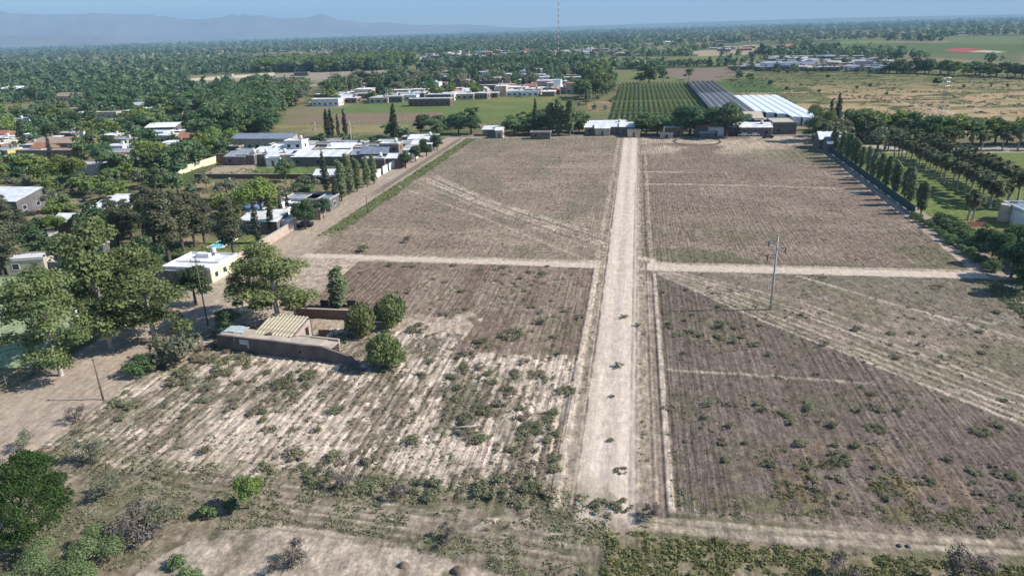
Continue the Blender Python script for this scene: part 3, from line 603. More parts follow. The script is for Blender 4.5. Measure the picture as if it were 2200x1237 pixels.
def htop(x, y, pytop):
    lo, hi = 0., 120.
    for _ in range(40):
        m_ = (lo + hi) / 2
        if Pj(x, y, m_)[1] > pytop: lo = m_
        else: hi = m_
    return m_
def tpx(kind, px, py, top, label, **kw):
    """tree by its foot pixel and the row its top reaches"""
    x, y = G(px, py); return tree(kind, x, y, htop(x, y, top), label, **kw)
def tcx(kind, px, py, r_px, label, hz=.55, **kw):
    """bush by the pixel of its crown centre and the crown's radius in pixels"""
    p = PROTO[kind][0]; bb = np.array([v_.co for v_ in p.crown.vertices]); R0 = float(np.percentile(np.hypot(bb[:, 0], bb[:, 1]), 98))
    x, y = G(px, py)
    for _ in range(4):
        zc = 0 if _ == 0 else p.h * s * hz
        s = r_px * float(np.array([x, y, zc - CAM_H]) @ FWD) / F_PX / R0; x, y = G(px, py, p.h * s * hz)
    return tree(kind, x, y, p.h * s, label, **kw)

def clumps(name, pts, leafm, k, leafsz, seed, low=True):
    """many small plants joined: pts rows x, y, radius, height, tint"""
    g = np.random.default_rng(seed); P_ = np.asarray(pts, float); n = len(P_)
    if n == 0: return None
    d = g.normal(size=(n, k, 3)); d /= np.linalg.norm(d, axis=2)[..., None]; d[..., 2] = np.abs(d[..., 2]) if low else d[..., 2]
    rad = (.45 + .6 * g.random((n, k)))[..., None]
    r = P_[:, 2][:, None, None]; h = P_[:, 3][:, None, None]
    zc = 0.0 if low else .52
    p = np.concatenate([P_[:, None, 0:1] + d[..., 0:1] * r * rad, P_[:, None, 1:2] + d[..., 1:2] * r * rad, P_[:, None, 5:6] + h * zc + d[..., 2:3] * h * (.85 if low else .48) * rad], -1).reshape(-1, 3)
    dd = d.reshape(-1, 3); nr = dd * .7 + g.normal(size=dd.shape) * .4 + np.array([0, 0, .3]); nr /= np.linalg.norm(nr, axis=1)[:, None]
    t = np.cross(nr, g.normal(size=nr.shape)); t /= np.linalg.norm(t, axis=1)[:, None]; b = np.cross(nr, t)
    s = (leafsz * P_[:, 2][:, None] * (.6 + .8 * g.random((n, k)))).reshape(-1, 1)
    V = np.stack([p - t * s, p - b * s * .65, p + t * s, p + b * s * .65], 1).reshape(-1, 3)
    v = np.clip(np.repeat(P_[:, 4], k) + .5 * (g.random(n * k) - .5), 0, 1)
    me = mesh_np(name, V, np.arange(4 * n * k).reshape(-1, 4), M[leafm], np.repeat(v, 4))
    return link(name, me)
# ------------------------------------------------------------------ mountains and hills
def ridge(name, prof, dist, depth, base, seed, col, rough=.25):
    """terrain behind the plain: prof = photograph skyline (px, py); real height at its real distance"""
    xs = np.linspace(prof[0][0], prof[-1][0], 150); ys = np.interp(xs, [p[0] for p in prof], [p[1] for p in prof])
    V = []; nd = 16
    for i, (px, py) in enumerate(zip(xs, ys)):
        d = RIGHT * (px - 1100.0) / F_PX + UP * (618.5 - py) / F_PX + FWD; hl = math.hypot(d[0], d[1]); ux, uy = d[0] / hl, d[1] / hl
        htop_ = CAM_H + d[2] / hl * dist
        for j in range(nd):
            t = j / (nd - 1); D = dist + (t - .6) * depth
            prof_t = math.sin(min(t / .6, 1) * math.pi / 2) ** 1.6 if t <= .6 else 1 - ((t - .6) / .4) ** 1.5 * .9
            nz = float(fbm(np.array([i * .22]), np.array([j * .55]), seed, 4)[0]) - .5
            hh = max(htop_, 5) * prof_t * (1 + rough * nz * (1 if j != 9 else .0) * 2) - (8 if t == 0 else 0)
            V.append((ux * D, uy * D, hh if t not in (0, 1) else -3))
    Q = [(i * nd + j, (i + 1) * nd + j, (i + 1) * nd + j + 1, i * nd + j + 1) for i in range(149) for j in range(nd - 1)]
    tag(link(name, mesh_np(name, V, Q, mat(name + '_rock', col, .95, .35, .0012), smooth=True)), kind='structure')
ridge('mountains', [(-260, 34), (-100, 26), (0, 29), (60, 30), (110, 33), (200, 30), (300, 32), (340, 37), (400, 42), (440, 42), (500, 35), (560, 33), (600, 40), (650, 43), (675, 38), (692, 33), (708, 37), (730, 46), (780, 50), (830, 49), (890, 55), (1000, 53), (1060, 57), (1130, 61)], 16500, 6500, 0, 5, (.20, .155, .13))
ridge('hills', [(-260, 88), (-120, 84), (0, 80), (60, 78), (120, 76), (170, 73), (220, 77), (300, 84), (380, 87), (450, 86)], 11500, 3000, 0, 15, (.20, .155, .13))
ridge('low_rise', [(1000, 64), (1150, 60), (1400, 51), (1600, 45), (1800, 39), (2000, 35), (2200, 31), (2400, 25)], 14000, 5000, 0, 25, (.13, .14, .10), .1)

# ------------------------------------------------------------------ near trees and bushes, lower left
tcx('bigdark', 28, 1085, 108, 'large dense dark green round tree at the lower left corner', hz=.54, name='broadleaf_tree')
tcx('lightbush', 135, 1212, 88, 'wide light green bush in front of the dark round tree', hz=.5, name='bush', cat='bush', wide=1.3)
tcx('feather', 190, 968, 46, 'grey green feathery shrub beside the dirt street above the dark tree', name='shrub', cat='shrub', wide=1.1)
tcx('feather', 238, 1040, 44, 'thin grey green shrub between dark tree and tyre tracks', name='shrub', cat='shrub')
tcx('drybush', 285, 1128, 62, 'bare purplish brown thorn bush right of the dark round tree', name='thorn_bush', cat='bush')
tcx('feather', 345, 1112, 45, 'grey green thorn shrub against the bare brown bush', name='shrub', cat='shrub')
tcx('bright', 530, 1058, 38, 'small bright yellow green tree beside the tyre tracks', name='young_tree', wide=.9)
tcx('greenshrub', 440, 1096, 28, 'dark green low shrub left of the bright young tree', name='shrub', cat='shrub')
tcx('greenshrub', 497, 1084, 24, 'dark low shrub shaded by the bright young tree', name='shrub', cat='shrub')
tcx('drybush', 620, 1195, 42, 'heap of bare grey twigs on the pale clearing', name='dead_bush', cat='bush')
tcx('drybush', 158, 888, 26, 'leafless grey bush at the edge of the dirt street', name='dead_bush', cat='bush')
tcx('feather', 45, 945, 34, 'pale thin shrub on the street edge behind the dark tree', name='shrub', cat='shrub')
tcx('greenshrub', 380, 1205, 26, 'low green shrub at bottom beside the pale clearing', name='shrub', cat='shrub')
tcx('greenshrub', 400, 1240, 34, 'dark shrub cut by the bottom edge left of clearing', name='shrub', cat='shrub')
for px, py, r, lb in [(690, 1020, 36, 'leftmost of three scrub bushes on the rubbish heap line'), (800, 1040, 34, 'dark scrub bush on the rubbish heap line between two others'), (915, 1050, 40, 'rightmost of three scrub bushes on the rubbish heap line'), (1060, 1050, 44, 'broad green weed thicket left of the road end'), (1130, 1040, 36, 'green weed thicket nearest the road end'), (1300, 1090, 34, 'green bush on the end of the dirt road'), (1340, 1085, 26, 'smaller bush beside the one on the road end')]:
    tcx('weedpatch' if px > 650 else 'greenshrub', px, py, r, lb, name='shrub', cat='shrub', hz=.4)
for px, py, r, lb in [(735, 1035, 30, 'bare grey twig bush on the rubbish heap line'), (860, 1055, 26, 'small bare twig bush on the rubbish heap line'), (960, 1150, 28, 'bare twig bush below the tyre tracks'), (1400, 1100, 26, 'bare twig bush right of the road end'), (2090, 1222, 60, 'pale grey leafless thicket at the bottom right'), (1820, 1228, 40, 'bare twig clump among the bottom weeds')]:
    tcx('drybush', px, py, r, lb, name='dead_bush', cat='bush', hz=.4)
# eucalypts round the ruined house
tpx('euc', 132, 806, 585, 'tall eucalyptus leaning left over the green pitch', name='eucalyptus_tree', var=0, wide=1.2, rz=.6)
tpx('euc', 240, 748, 485, 'tallest eucalyptus with forked pale limbs left of the ruin', name='eucalyptus_tree', var=1, wide=1.15, rz=2.0)
tpx('euc', 335, 735, 560, 'broad olive eucalyptus right of the tallest one', name='eucalyptus_tree', var=2, wide=1.6, rz=4.0)
tpx('euc', 290, 720, 540, 'olive eucalyptus squeezed between two larger ones', name='eucalyptus_tree', var=0, wide=1.1, rz=5.0)
tpx('euc', 600, 694, 528, 'wide olive eucalyptus directly behind the ruined house', name='eucalyptus_tree', var=1, wide=1.7, rz=3.4)
tpx('euc', 545, 672, 560, 'smaller eucalyptus left of the wide one behind the ruin', name='eucalyptus_tree', var=2, wide=1.2, rz=1.0)
tpx('pop', 730, 662, 575, 'upright oval grey green tree at the edge of the brown field', name='broadleaf_tree', wide=2.0, var=0)
tcx('pepper', 773, 684, 34, 'round weeping tree left of two beside the low adobe wall', name='pepper_tree', var=0)
tcx('pepper', 838, 668, 33, 'round weeping tree right of two beside the low adobe wall', name='pepper_tree', var=1)
tcx('pepper', 828, 752, 36, 'round weeping tree standing alone near the end of the ruin', name='pepper_tree', var=2)
tcx('dark', 487, 690, 27, 'small dark green tree left of the corrugated roof', name='broadleaf_tree')
tcx('dark', 413, 612, 38, 'dark green leafy tree in front of the white flat house', name='broadleaf_tree', wide=1.1)
tcx('broad', 318, 545, 42, 'green tree left of the white flat house', name='broadleaf_tree')
tcx('shrub', 372, 745, 48, 'rounded grey green shrub between eucalypts and the ruin', name='shrub', cat='shrub', wide=1.05)
tcx('greenshrub', 305, 782, 40, 'low green shrub below the grey green one', name='shrub', cat='shrub')
tcx('weedpatch', 500, 780, 34, 'yellow green weed mound against the ruin wall', name='weed_mound', cat='weed', wide=1.4)
for px, py, r, lb in [(785, 535, 18, 'dark bush on the upper side of the cross track'), (1215, 840, 24, 'tall weed bush at the road verge below the brown field'), (1330, 785, 18, 'brown bush standing on the dirt road'), (1310, 944, 13, 'weed tuft on the near dirt road'), (1313, 850, 10, 'small dark weed disc on the dirt road'), (1335, 1010, 22, 'weed bush creeping onto the near road end'), (1372, 697, 12, 'dark weed bush on right road verge'), (1340, 680, 14, 'dark weed patch on the road middle'),
                      (650, 805, 32, 'green weed bush below the ruin wall'), (610, 825, 30, 'weed bush lower left of the one below the ruin'), (380, 815, 34, 'spreading weeds beside the street corner'), (900, 705, 26, 'weed bush right of the adobe wall'), (1100, 720, 30, 'big weed patch at the foot of the brown field'), (1040, 735, 26, 'weed patch beside the larger one at the field foot'), (1160, 690, 16, 'weed bush in the brown field near its right side'), (1030, 880, 26, 'weed cluster in the middle of the pale field'), (1140, 925, 28, 'flat weed bush in the pale field near the road'), (1105, 970, 20, 'weed bush below the flat one in the pale field')]:
    tcx('weedbush' if r < 20 else 'weedpatch', px, py, r * (.75 if 1290 < px < 1380 else 1.0), lb, name='weed_bush', cat='weed', hz=.35, wide=1.0)
for px, py, r, lb in [(875, 515, 12, 'brown conical dry bush in the upper left field'), (1690, 665, 0, '')]:
    if r: tcx('drybush', px, py, r, lb, name='dead_bush', cat='bush', hz=.4)
# weed bushes in the lower right field
for i, (px, py, r) in enumerate([(1800, 985, 30), (1880, 920, 26), (1985, 1030, 24), (2110, 925, 24), (2165, 1020, 26), (2195, 1075, 26), (1720, 950, 18), (1740, 880, 14), (1790, 915, 16), (1700, 905, 14), (1795, 955, 12), (1840, 955, 14), (1640, 880, 14), (1570, 915, 14), (1560, 985, 14), (1655, 995, 14), (1735, 1005, 12), (1600, 950, 10), (1520, 870, 12), (1515, 895, 12), (1630, 865, 12), (1845, 880, 12), (2040, 985, 14), (1930, 880, 12), (1880, 1000, 12), (1545, 700, 14), (1500, 720, 10), (1620, 740, 14), (1580, 735, 12), (1650, 760, 10), (1770, 740, 12), (1840, 705, 14)]):
    tcx('weedpatch' if r > 20 else 'weedbush', px, py, r * .98, 'dark green weed bush in the lower right ploughed field', group='weed bushes of the lower right field', name='weed_bush', cat='weed', hz=.35)

# ------------------------------------------------------------------ the ruined house
def adobe_row():
    a = np.array(G(470, 750)); b = np.array(G(772, 786)); L_ = float(np.linalg.norm(b - a)); rz = math.atan2(b[1] - a[1], b[0] - a[0])
    o = empty('ruined_building', (a[0], a[1], -.02), rz)
    tag(o, 'long mud roofed adobe outbuilding with shaded front wall and crumbled right end', 'ruin')
    # front wall with its broken right end
    mb = MB(); prof = [(0, 2.3), (5, 2.25), (9, 2.3), (14, 2.2), (L_ - 5.5, 2.25), (L_ - 4.2, 1.9), (L_ - 2.6, 1.55), (L_ - 1.2, 1.15), (L_ - .3, .25), (L_, .1)]
    vs = []
    for x, h in prof: vs += [(x, 0, 0), (x, 0, h), (x, .42, h - .02), (x, .42, 0)]
    n = len(prof); fs = []
    for i in range(n - 1):
        q = i * 4; r_ = q + 4; fs += [(q, r_, r_ + 1, q + 1), (q + 1, r_ + 1, r_ + 2, q + 2), (q + 2, r_ + 2, r_ + 3, q + 3)]
    fs += [(0, 1, 2, 3), (4 * n - 4, 4 * n - 1, 4 * n - 2, 4 * n - 3)]
    mb.add(vs, fs); mb.build('front_wall', M['adobeshade'], o)
    # flat mud roof in slabs
    xs = [.1, 3.0, 6.4, 10.2, 13.6, 16.4, 18.2]
    for i, (x0, x1) in enumerate(zip(xs[:-1], xs[1:])):
        mb = MB(); dz = -.05 * i - .02 * (i % 2); dpt = 2.9 - .12 * i
        mb.box(((x0 + x1) / 2, .45 + dpt / 2, 2.02 + dz), (x1 - x0 - .06, dpt, .16)); mb.build('roof_slab', M['adobe'], o)
    mb = MB(); mb.box((9, 3.45, 0), (17.6, .35, 1.95)); mb.build('rear_wall', M['adobe'], o)
    mb = MB(); mb.box((.22, 1.9, 0), (.36, 2.6, 2.0)); mb.build('end_wall', M['adobe'], o)
    for k in range(5):   # bare rafters at the collapsed end
        mb = MB(); x = L_ - 4.7 + k * .62; mb.tube([(x, .5, 1.9 - k * .2), (x + .25, 3.0, 1.2 - k * .18)], .07, 6); mb.build('rafter', M['wood'], o)
    mb = MB(); mb.box((4.6, -.012, 1.25), (1.55, .03, .75)); mb.box((5.2, -.012, .72), (.3, .03, .53)); mb.build('render_patch', M['render'], o)
    mb = MB(); mb.box((13.6, -.01, .95), (.34, .05, .34)); mb.build('wall_hole_shade', M['holeshade'], o)  # dark panel on the solid wall, painted as the hole's shade
    mb = MB(); mb.box((3.0, -.01, 1.75), (.22, .03, .2)); mb.build('plaster_spot', M['render'], o)
    mb = MB(); mb.box((-1.2, 1.2, 0), (2.0, .3, .25), .5); mb.box((-.9, .9, .25), (1.3, .3, .5), .5); mb.build('fallen_wall_stub', M['adobe'], o)
    # roof hatch
    mb = MB(); mb.box((7.3, 2.3, 2.0), (.8, .6, .35), .3); mb.build('roof_hatch', M['adobeshade'], o)
    return o
adobe_row()
def hut():
    x0, y0 = G(540, 742); x1, y1 = G(645, 752); o = empty('hut', (-49.6, 86.6, 0), math.radians(-7))
    tag(o, 'small adobe hut under a yellowed corrugated sloping roof', 'hut')
    W, D, HF, HB = 6.6, 4.2, 2.1, 3.1
    mb = MB(); t = .3
    def wallq(ax, ay, bx, by, ha, hb):
        dx, dy = bx - ax, by - ay; l = math.hypot(dx, dy); nx_, ny_ = -dy / l * t, dx / l * t
        mb.add([(ax, ay, 0), (bx, by, 0), (bx, by, hb), (ax, ay, ha), (ax + nx_, ay + ny_, 0), (bx + nx_, by + ny_, 0), (bx + nx_, by + ny_, hb), (ax + nx_, ay + ny_, ha)], [(0, 1, 2, 3), (5, 4, 7, 6), (3, 2, 6, 7), (0, 3, 7, 4), (1, 5, 6, 2)])
    wallq(-W / 2, -D / 2, W / 2, -D / 2, HF, HF); mb.build('front_wall', M['adobeshade'], o); mb = MB()
    wallq(W / 2, D / 2, -W / 2, D / 2, HB, HB); mb.build('back_wall', M['adobeshade'], o); mb = MB()
    wallq(-W / 2, D / 2, -W / 2, -D / 2, HB, HF); mb.build('left_wall', M['adobe'], o); mb = MB()
    wallq(W / 2, -D / 2, W / 2, D / 2, HF, HB); mb.build('right_wall', M['pink'], o)
    mb = MB(); mb.box((W / 2 + .012, .75, .9), (.05, .8, 1.25)); mb.build('window_opening_shade', M['holeshade'], o)  # dark panel painted as the shade inside the window
    mb = MB(); mb.box((W / 2 + .03, .75, 2.153), (.08, 1.0, .1)); mb.build('lintel', M['wood'], o)
    # corrugated sheets: one object a sheet, ridges real
    sl = (HB - HF) / D; ns = 11; sw = (W - .3) / ns
    vs = []; fs = []; nr = 8
    for i in range(nr + 1):
        u = i / nr * sw; zz = .055 * math.sin(i / nr * 4 * math.pi / 2)
        for yy in (-D / 2 - .45, D / 2 + .2):
            vs.append((u, yy, HF + (yy + D / 2) * sl + .08 + zz)); vs.append((u, yy, HF + (yy + D / 2) * sl + .05 + zz))
    for i in range(nr):
        q = i * 4; fs += [(q, q + 4, q + 6, q + 2), (q + 1, q + 3, q + 7, q + 5), (q, q + 1, q + 5, q + 4), (q + 2, q + 6, q + 7, q + 3)]
    me = bpy.data.meshes.new('roof_sheet'); me.from_pydata(vs, [], fs); me.materials.append(M['sheet']); me.update()
    for k in range(ns): link('roof_sheet', me, o, (-W / 2 - .05 + k * sw, 0, .012 * (k % 2)))
    rb = MB()
    for k in range(16): rb.tube([(-W / 2 + .2 + k * .41, -D / 2 - .30, HF - .14), (-W / 2 + .2 + k * .41, -D / 2 + .05, HF - .02)], .05, 5)
    r0 = MB(); r0.tube([(0, -.40, -.09), (0, .05, .02)], .055, 6); me = r0.mesh('rafter_end', M['wood'])
    for k in range(13): link('rafter_end', me, o, (-W / 2 + .25 + k * .5, -D / 2, HF - .02))
hut()
def slab_thing(name, label, cat, parts, loc, rz=0, group=None):
    o = empty(name, loc, rz); tag(o, label, cat, group)
    for pn, m_, boxes in parts:
        mb = MB()
        for c, d in boxes: mb.box(c, d)
        mb.build(pn, M[m_], o)
    return o
def rubble():
    g = np.random.default_rng(61); n = 420; x = -27 + g.normal(size=n) * 4.5; y = 87.5 + g.normal(size=n) * 2.2; r = .05 + .18 * g.random(n) ** 3
    tag(clumps('rubble', np.stack([x, y, r, r * .8, g.uniform(.3, 1, n), gz(x, y)], -1), 'rubble', 5, .8, 62), 'pale rubble strewn right of the ruin', 'rubble', kind='stuff')
rubble()
slab_thing('wall_stub', 'low broken brick wall corner right of the hut', 'wall', [('wall', 'brickw', [((0, 0, 0), (2.0, .3, .9))]), ('wall_return', 'adobe', [((1.16, -.7, 0), (.3, 1.7, .75))])], (-44.6, 89.2, 0), -.05)
slab_thing('low_wall', 'brown low adobe wall behind the ruin between weeping trees', 'wall', [('wall', 'brickw', [((0, 0, 0), (17.2, .35, 1.5))]), ('coping', 'adobe', [((0, 0, 1.503), (17.3, .42, .08))])] + [('pier', 'adobe', [((x, 0, 0), (.45, .48, 1.62))]) for x in (-8.75, 8.75)], (-43.6, 95.6, 0), -.005)
slab_thing('scrap_wall', 'dark purplish collapsed fence panel beside the oval tree', 'fence', [('panel', 'darkmetal', [((x, 0, 0), (1.5, .12, 1.0 + .2 * (i % 2)))]) for i, x in enumerate((-3.2, -1.6, 0, 1.6, 3.2))], (-46.5, 100.6, 0), -.02)
def water_barrel():
    x, y = G(482, 736); o = empty('water_barrel', (x, y, 0)); tag(o, 'bright blue water barrel on pale blocks beside the ruin', 'barrel')
    mb = MB(); mb.tube([(0, 0, .5), (0, 0, .62), (0, 0, 1.5), (0, 0, 1.62), (0, 0, 1.7)], [.38, .44, .46, .40, .2], 14); mb.build('barrel', M['tankblue'], o, smooth=True)
    mb = MB(); mb.box((0, 0, 0), (.9, .8, .5)); mb.build('block_base', M['render'], o)
    mb = MB(); mb.tube([(0, 0, 1.3), (-1.1, .1, 1.15)], .05, 6); mb.build('pipe', M['tankblue'], o)
water_barrel()
def sheets():
    x, y = G(510, 741); o = empty('lean_to', (x, y, 0), -.1); tag(o, 'lean-to of pale blue metal sheets at the left end of the ruin', 'shelter')
    for k, (dx, dz, rz) in enumerate(((-1.2, 2.2, .1), (-.2, 2.28, -.05), (.9, 2.2, .08))):
        mb = MB(); mb.box((dx, .6, dz), (1.05, 2.2, .06), rz); mb.build('metal_sheet', M['sheetblue'], o)
    for sx in (-1.5, 1.3):
        mb = MB(); mb.box((sx, 1.4, 0), (.12, .12, 2.2)); mb.build('post', M['wood'], o)
sheets()
# fallen log, rubble, small black lumps on the track
def log():
    x, y = G(1000, 921); o = empty('fallen_log', (x, y, .12), .25); tag(o, 'pale bleached log lying in the pale field', 'log')
    mb = MB(); mb.tube([(-1.6, 0, .05), (-.4, .06, .12), (.8, -.04, .14), (1.7, .1, .2)], [.09, .14, .17, .10], 7); mb.build('stem', M['barkpale'], o, smooth=True)
    mb = MB(); mb.tube([(.8, 0, .16), (1.4, .5, .35)], [.09, .04], 6); mb.tube([(1.2, .05, .2), (1.9, -.3, .35)], [.07, .03], 6); mb.build('broken_branch', M['barkpale'], o, smooth=True)
log()
def lump(name, x, y, r, m_, label, cat, seed):
    g = np.random.default_rng(seed); V = []; Q = []; nu, nv = 8, 4
    for i in range(nv + 1):
        e = i / nv * math.pi / 2
        for j in range(nu):
            a = j / nu * 6.283; k = r * (.8 + .4 * g.random()); V.append((math.cos(a) * math.cos(e) * k, math.sin(a) * math.cos(e) * k, math.sin(e) * r * .8 * (.9 + .2 * g.random())))
    for i in range(nv):
        for j in range(nu): Q.append((i * nu + j, i * nu + (j + 1) % nu, (i + 1) * nu + (j + 1) % nu, (i + 1) * nu + j))
    tag(link(name, mesh_np(name, V, Q, M[m_], smooth=True), None, (x, y, float(gz(x, y)))), label, cat)
for (px, py), lb in zip([(1932, 1173), (1950, 1174)], ('left of two black lumps on the bottom track', 'right of two black lumps on the bottom track')): lump('black_lump', *G(px, py), .22, 'darkmetal', lb, 'lump', px)
lump('boulder', *G(985, 1226), .55, 'wood', 'dark clod of earth on the pale clearing at the bottom', 'clod', 3); lump('boulder', *G(866, 1215), .4, 'wood', 'smaller dark clod left of the bigger one on the clearing', 'clod', 4)

# ------------------------------------------------------------------ poles, masts
def pole(px, py, top, kind, label, group=None, name='utility_pole'):
    x, y = G(px, py); h = htop(x, y, top); o = empty(name, (x, y, float(gz(x, y)) - .02)); tag(o, label, 'pole', group)
    m_ = M['concpole'] if kind == 'conc' else M['wood']; r = .20 if kind == 'conc' else .12
    mb = MB(); mb.tube([(0, 0, -.3), (0, 0, h * .5), (0, 0, h)], [r, r * .8, r * .55], 10); mb.build('shaft', m_, o, smooth=True)
    if kind == 'conc' and h > 7:
        for k, (sd, dz) in enumerate(((-1, .7), (1, 1.7), (-1, 2.9))):
            mb = MB(); mb.tube([(0, 0, h - dz), (sd * 1.35, -.15, h - dz + .14)], [.10, .07], 6); arm = mb.build('cross_arm', m_, o)
            mb = MB(); mb.tube([(sd * 1.25, -.14, h - dz + .12), (sd * 1.25, -.14, h - dz - .25), (sd * 1.25, -.14, h - dz - .9)], [.05, .10, .07], 8); mb.build('insulator', M['darkmetal'], arm)
        mb = MB(); mb.tube([(0, 0, h), (0, 0, h + .35)], [.05, .12], 8); mb.build('top_insulator', M['render'], o)
    elif h > 7:
        mb = MB(); mb.box((0, -.14, h - .6), (1.7, .1, .12)); mb.build('cross_arm', m_, o)
        for sx in (-.7, 0.3, .7):
            mb = MB(); mb.tube([(sx, -.14, h - .48), (sx, -.14, h - .25)], [.05, .035], 6); mb.build('insulator', M['darkmetal'], o)
    else:
        mb = MB(); mb.box((0, 0, h + .003), (.28, .28, .05)); mb.build('cap', M['darkmetal'], o)
    OCC.append((x, y, .5))
pole(1655, 665, 508, 'conc', 'tall concrete power pole with staggered arms in the rutted field')
pole(222, 858, 772, 'wood', 'short dark wooden pole on the dirt street, lower left')
pole(447, 700, 553, 'wood', 'tall thin dark pole between the white flat house and the ruin')
pole(790, 456, 421, 'wood', 'short post on the street verge beside the dark strip')
pole(757, 322, 262, 'conc', 'concrete pole rising above the crowded white roofs')
pole(680, 300, 262, 'conc', 'concrete pole at the edge of the tan field left of the dark poplars')
pole(2016, 500, 456, 'wood', 'thin wooden pole in the hedge by the right lane')
pole(500, 545, 500, 'wood', 'thin post at the corner of the pale street wall')
pole(398, 222, 180, 'conc', 'pale pole above the trees on the left')
pole(1657, 290, 258, 'conc', 'pole in front of the beige shed')
pole(305, 195, 160, 'conc', 'pole above the distant trees right of the white sheds')
pole(76, 152, 128, 'conc', 'pale tower pole among distant trees at far left')
def lattice(px, py, top, wid, name, label, red=False, n=8, arms=True):
    x, y = G(px, py); h = htop(x, y, top); o = empty(name, (x, y, 0), .4); tag(o, label, 'tower')
    def w_(z): return wid * (1 - .78 * z / h) if not red else wid
    for sx, sy in ((-1, -1), (1, -1), (1, 1), (-1, 1)):
        mb = MB(); k = n if red else 1
        for i in range(k):
            z0, z1 = h * i / k, h * (i + 1) / k
            mb.tube([(sx * w_(z0) / 2, sy * w_(z0) / 2, z0), (sx * w_(z1) / 2, sy * w_(z1) / 2, z1)], (.09 if red else .09), 4, m=i % 2)
        mb.build('leg', [M['mastred'] if red else M['metal'], M['white']], o)
    for i in range(n):
        z0, z1 = h * i / n, h * (i + 1) / n; a, b = w_(z0) / 2, w_(z1) / 2; mb = MB()
        for q in range(4):
            ca = [(-1, -1), (1, -1), (1, 1), (-1, 1)][q]; cb = [(1, -1), (1, 1), (-1, 1), (-1, -1)][q]
            mb.tube([(ca[0] * a, ca[1] * a, z0), (cb[0] * b, cb[1] * b, z1)], .05 if not red else .06, 4); mb.tube([(cb[0] * a, cb[1] * a, z0), (ca[0] * b, ca[1] * b, z1)], .05 if not red else .06, 4)
        mb.build('bracing', (M['mastred'] if i % 2 == 0 else M['white']) if red else M['metal'], o)
    if arms:
        for z in (h - .6, h - 2.4, h - 4.2):
            mb = MB(); mb.tube([(-2.2, 0, z), (0, 0, z + .35), (2.2, 0, z)], [.05, .10, .05], 5); mb.tube([(-2.2, 0, z), (2.2, 0, z)], .05, 5); arm = mb.build('cross_arm', M['metal'], o)
            for sx in (-2.1, 2.1):
                mb = MB(); mb.tube([(sx, 0, z), (sx, 0, z - .7)], [.04, .08], 6); mb.build('insulator', M['darkmetal'], arm)
    else:
        mb = MB(); mb.tube([(0, 0, h), (0, 0, h + 4)], [.12, .05], 6); mb.build('antenna', M['metal'], o)
lattice(2022, 246, 165, 2.4, 'lattice_pylon', 'grey lattice power pylon standing on the tan scrubland')
lattice(1200, 126, -14, .75, 'radio_mast', 'very tall thin red and white radio mast above the far village', True, 22, False)

# ------------------------------------------------------------------ walls
def wall(pts, h, t, m_, label, name='boundary_wall', piers=0, cope=True, group=None):
    x0, y0 = pts[0]; o = empty(name, (x0, y0, -.02)); tag(o, label, 'wall', group)
    for (ax, ay), (bx, by) in zip(pts[:-1], pts[1:]):
        l = math.hypot(bx - ax, by - ay); rz = math.atan2(by - ay, bx - ax); n = max(1, int(l / 3.2)); s_ = l / n
        me = None
        for i in range(n):
            cx, cy = ax - x0 + (bx - ax) * (i + .5) / n, ay - y0 + (by - ay) * (i + .5) / n
            if me is None:
                mb = MB(); mb.box((0, 0, 0), (s_ - .03, t, h)); me = mb.mesh('wall_panel', M[m_])
            link('wall_panel', me, o, (cx, cy, 0), rz)
        if cope:
            mb = MB(); mb.box(((ax + bx) / 2 - x0, (ay + by) / 2 - y0, h + .003), (l, t + .1, .09), rz); mb.build('coping', M['concrete'], o)
wall([(-76.4, 116.5), (-76.8, 131), (-77.2, 147.5)], 2.0, .22, 'pink', 'pale pinkish wall running along the left side of the dirt street')
_hx, _hy = G(431, 562, 2.6)
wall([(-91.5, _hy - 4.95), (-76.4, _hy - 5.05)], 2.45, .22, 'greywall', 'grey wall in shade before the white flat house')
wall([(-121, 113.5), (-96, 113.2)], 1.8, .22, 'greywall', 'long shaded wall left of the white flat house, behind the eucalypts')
wall([(-148.5, 204), (-148.8, 233)], 2.3, .2, 'cream', 'cream wall slanting along the left of the walled lawn')
wall([(-148.6, 231.5), (-84, 230.5)], 3.0, .25, 'brickw', 'long dark wall between the lawn and the crowded white roofs')
wall([(-139, 202.6), (-92, 203.2)], 1.5, .25, 'brickw', 'dark brick wall on the near side of the walled lawn')
wall([(-78.6, 203.5), (-78.6, 209)], 2.2, .22, 'white', 'nearest of the white gate walls by the street')
wall([(-78.6, 211), (-78.6, 215.5)], 2.4, .22, 'white', 'middle one of the white gate walls by the street')
wall([(-78.6, 217), (-78.6, 227)], 2.3, .22, 'white', 'farthest of the white gate walls by the street')
wall([G(390, 177), G(590, 162)], 3.0, .4, 'offwhite', 'long pale wall along the bare distant lot')
wall([(66.8, 126.5), (66.8, 131)], 2.0, .25, 'offwhite', 'beige gate wall under the dark trees by the right lane')
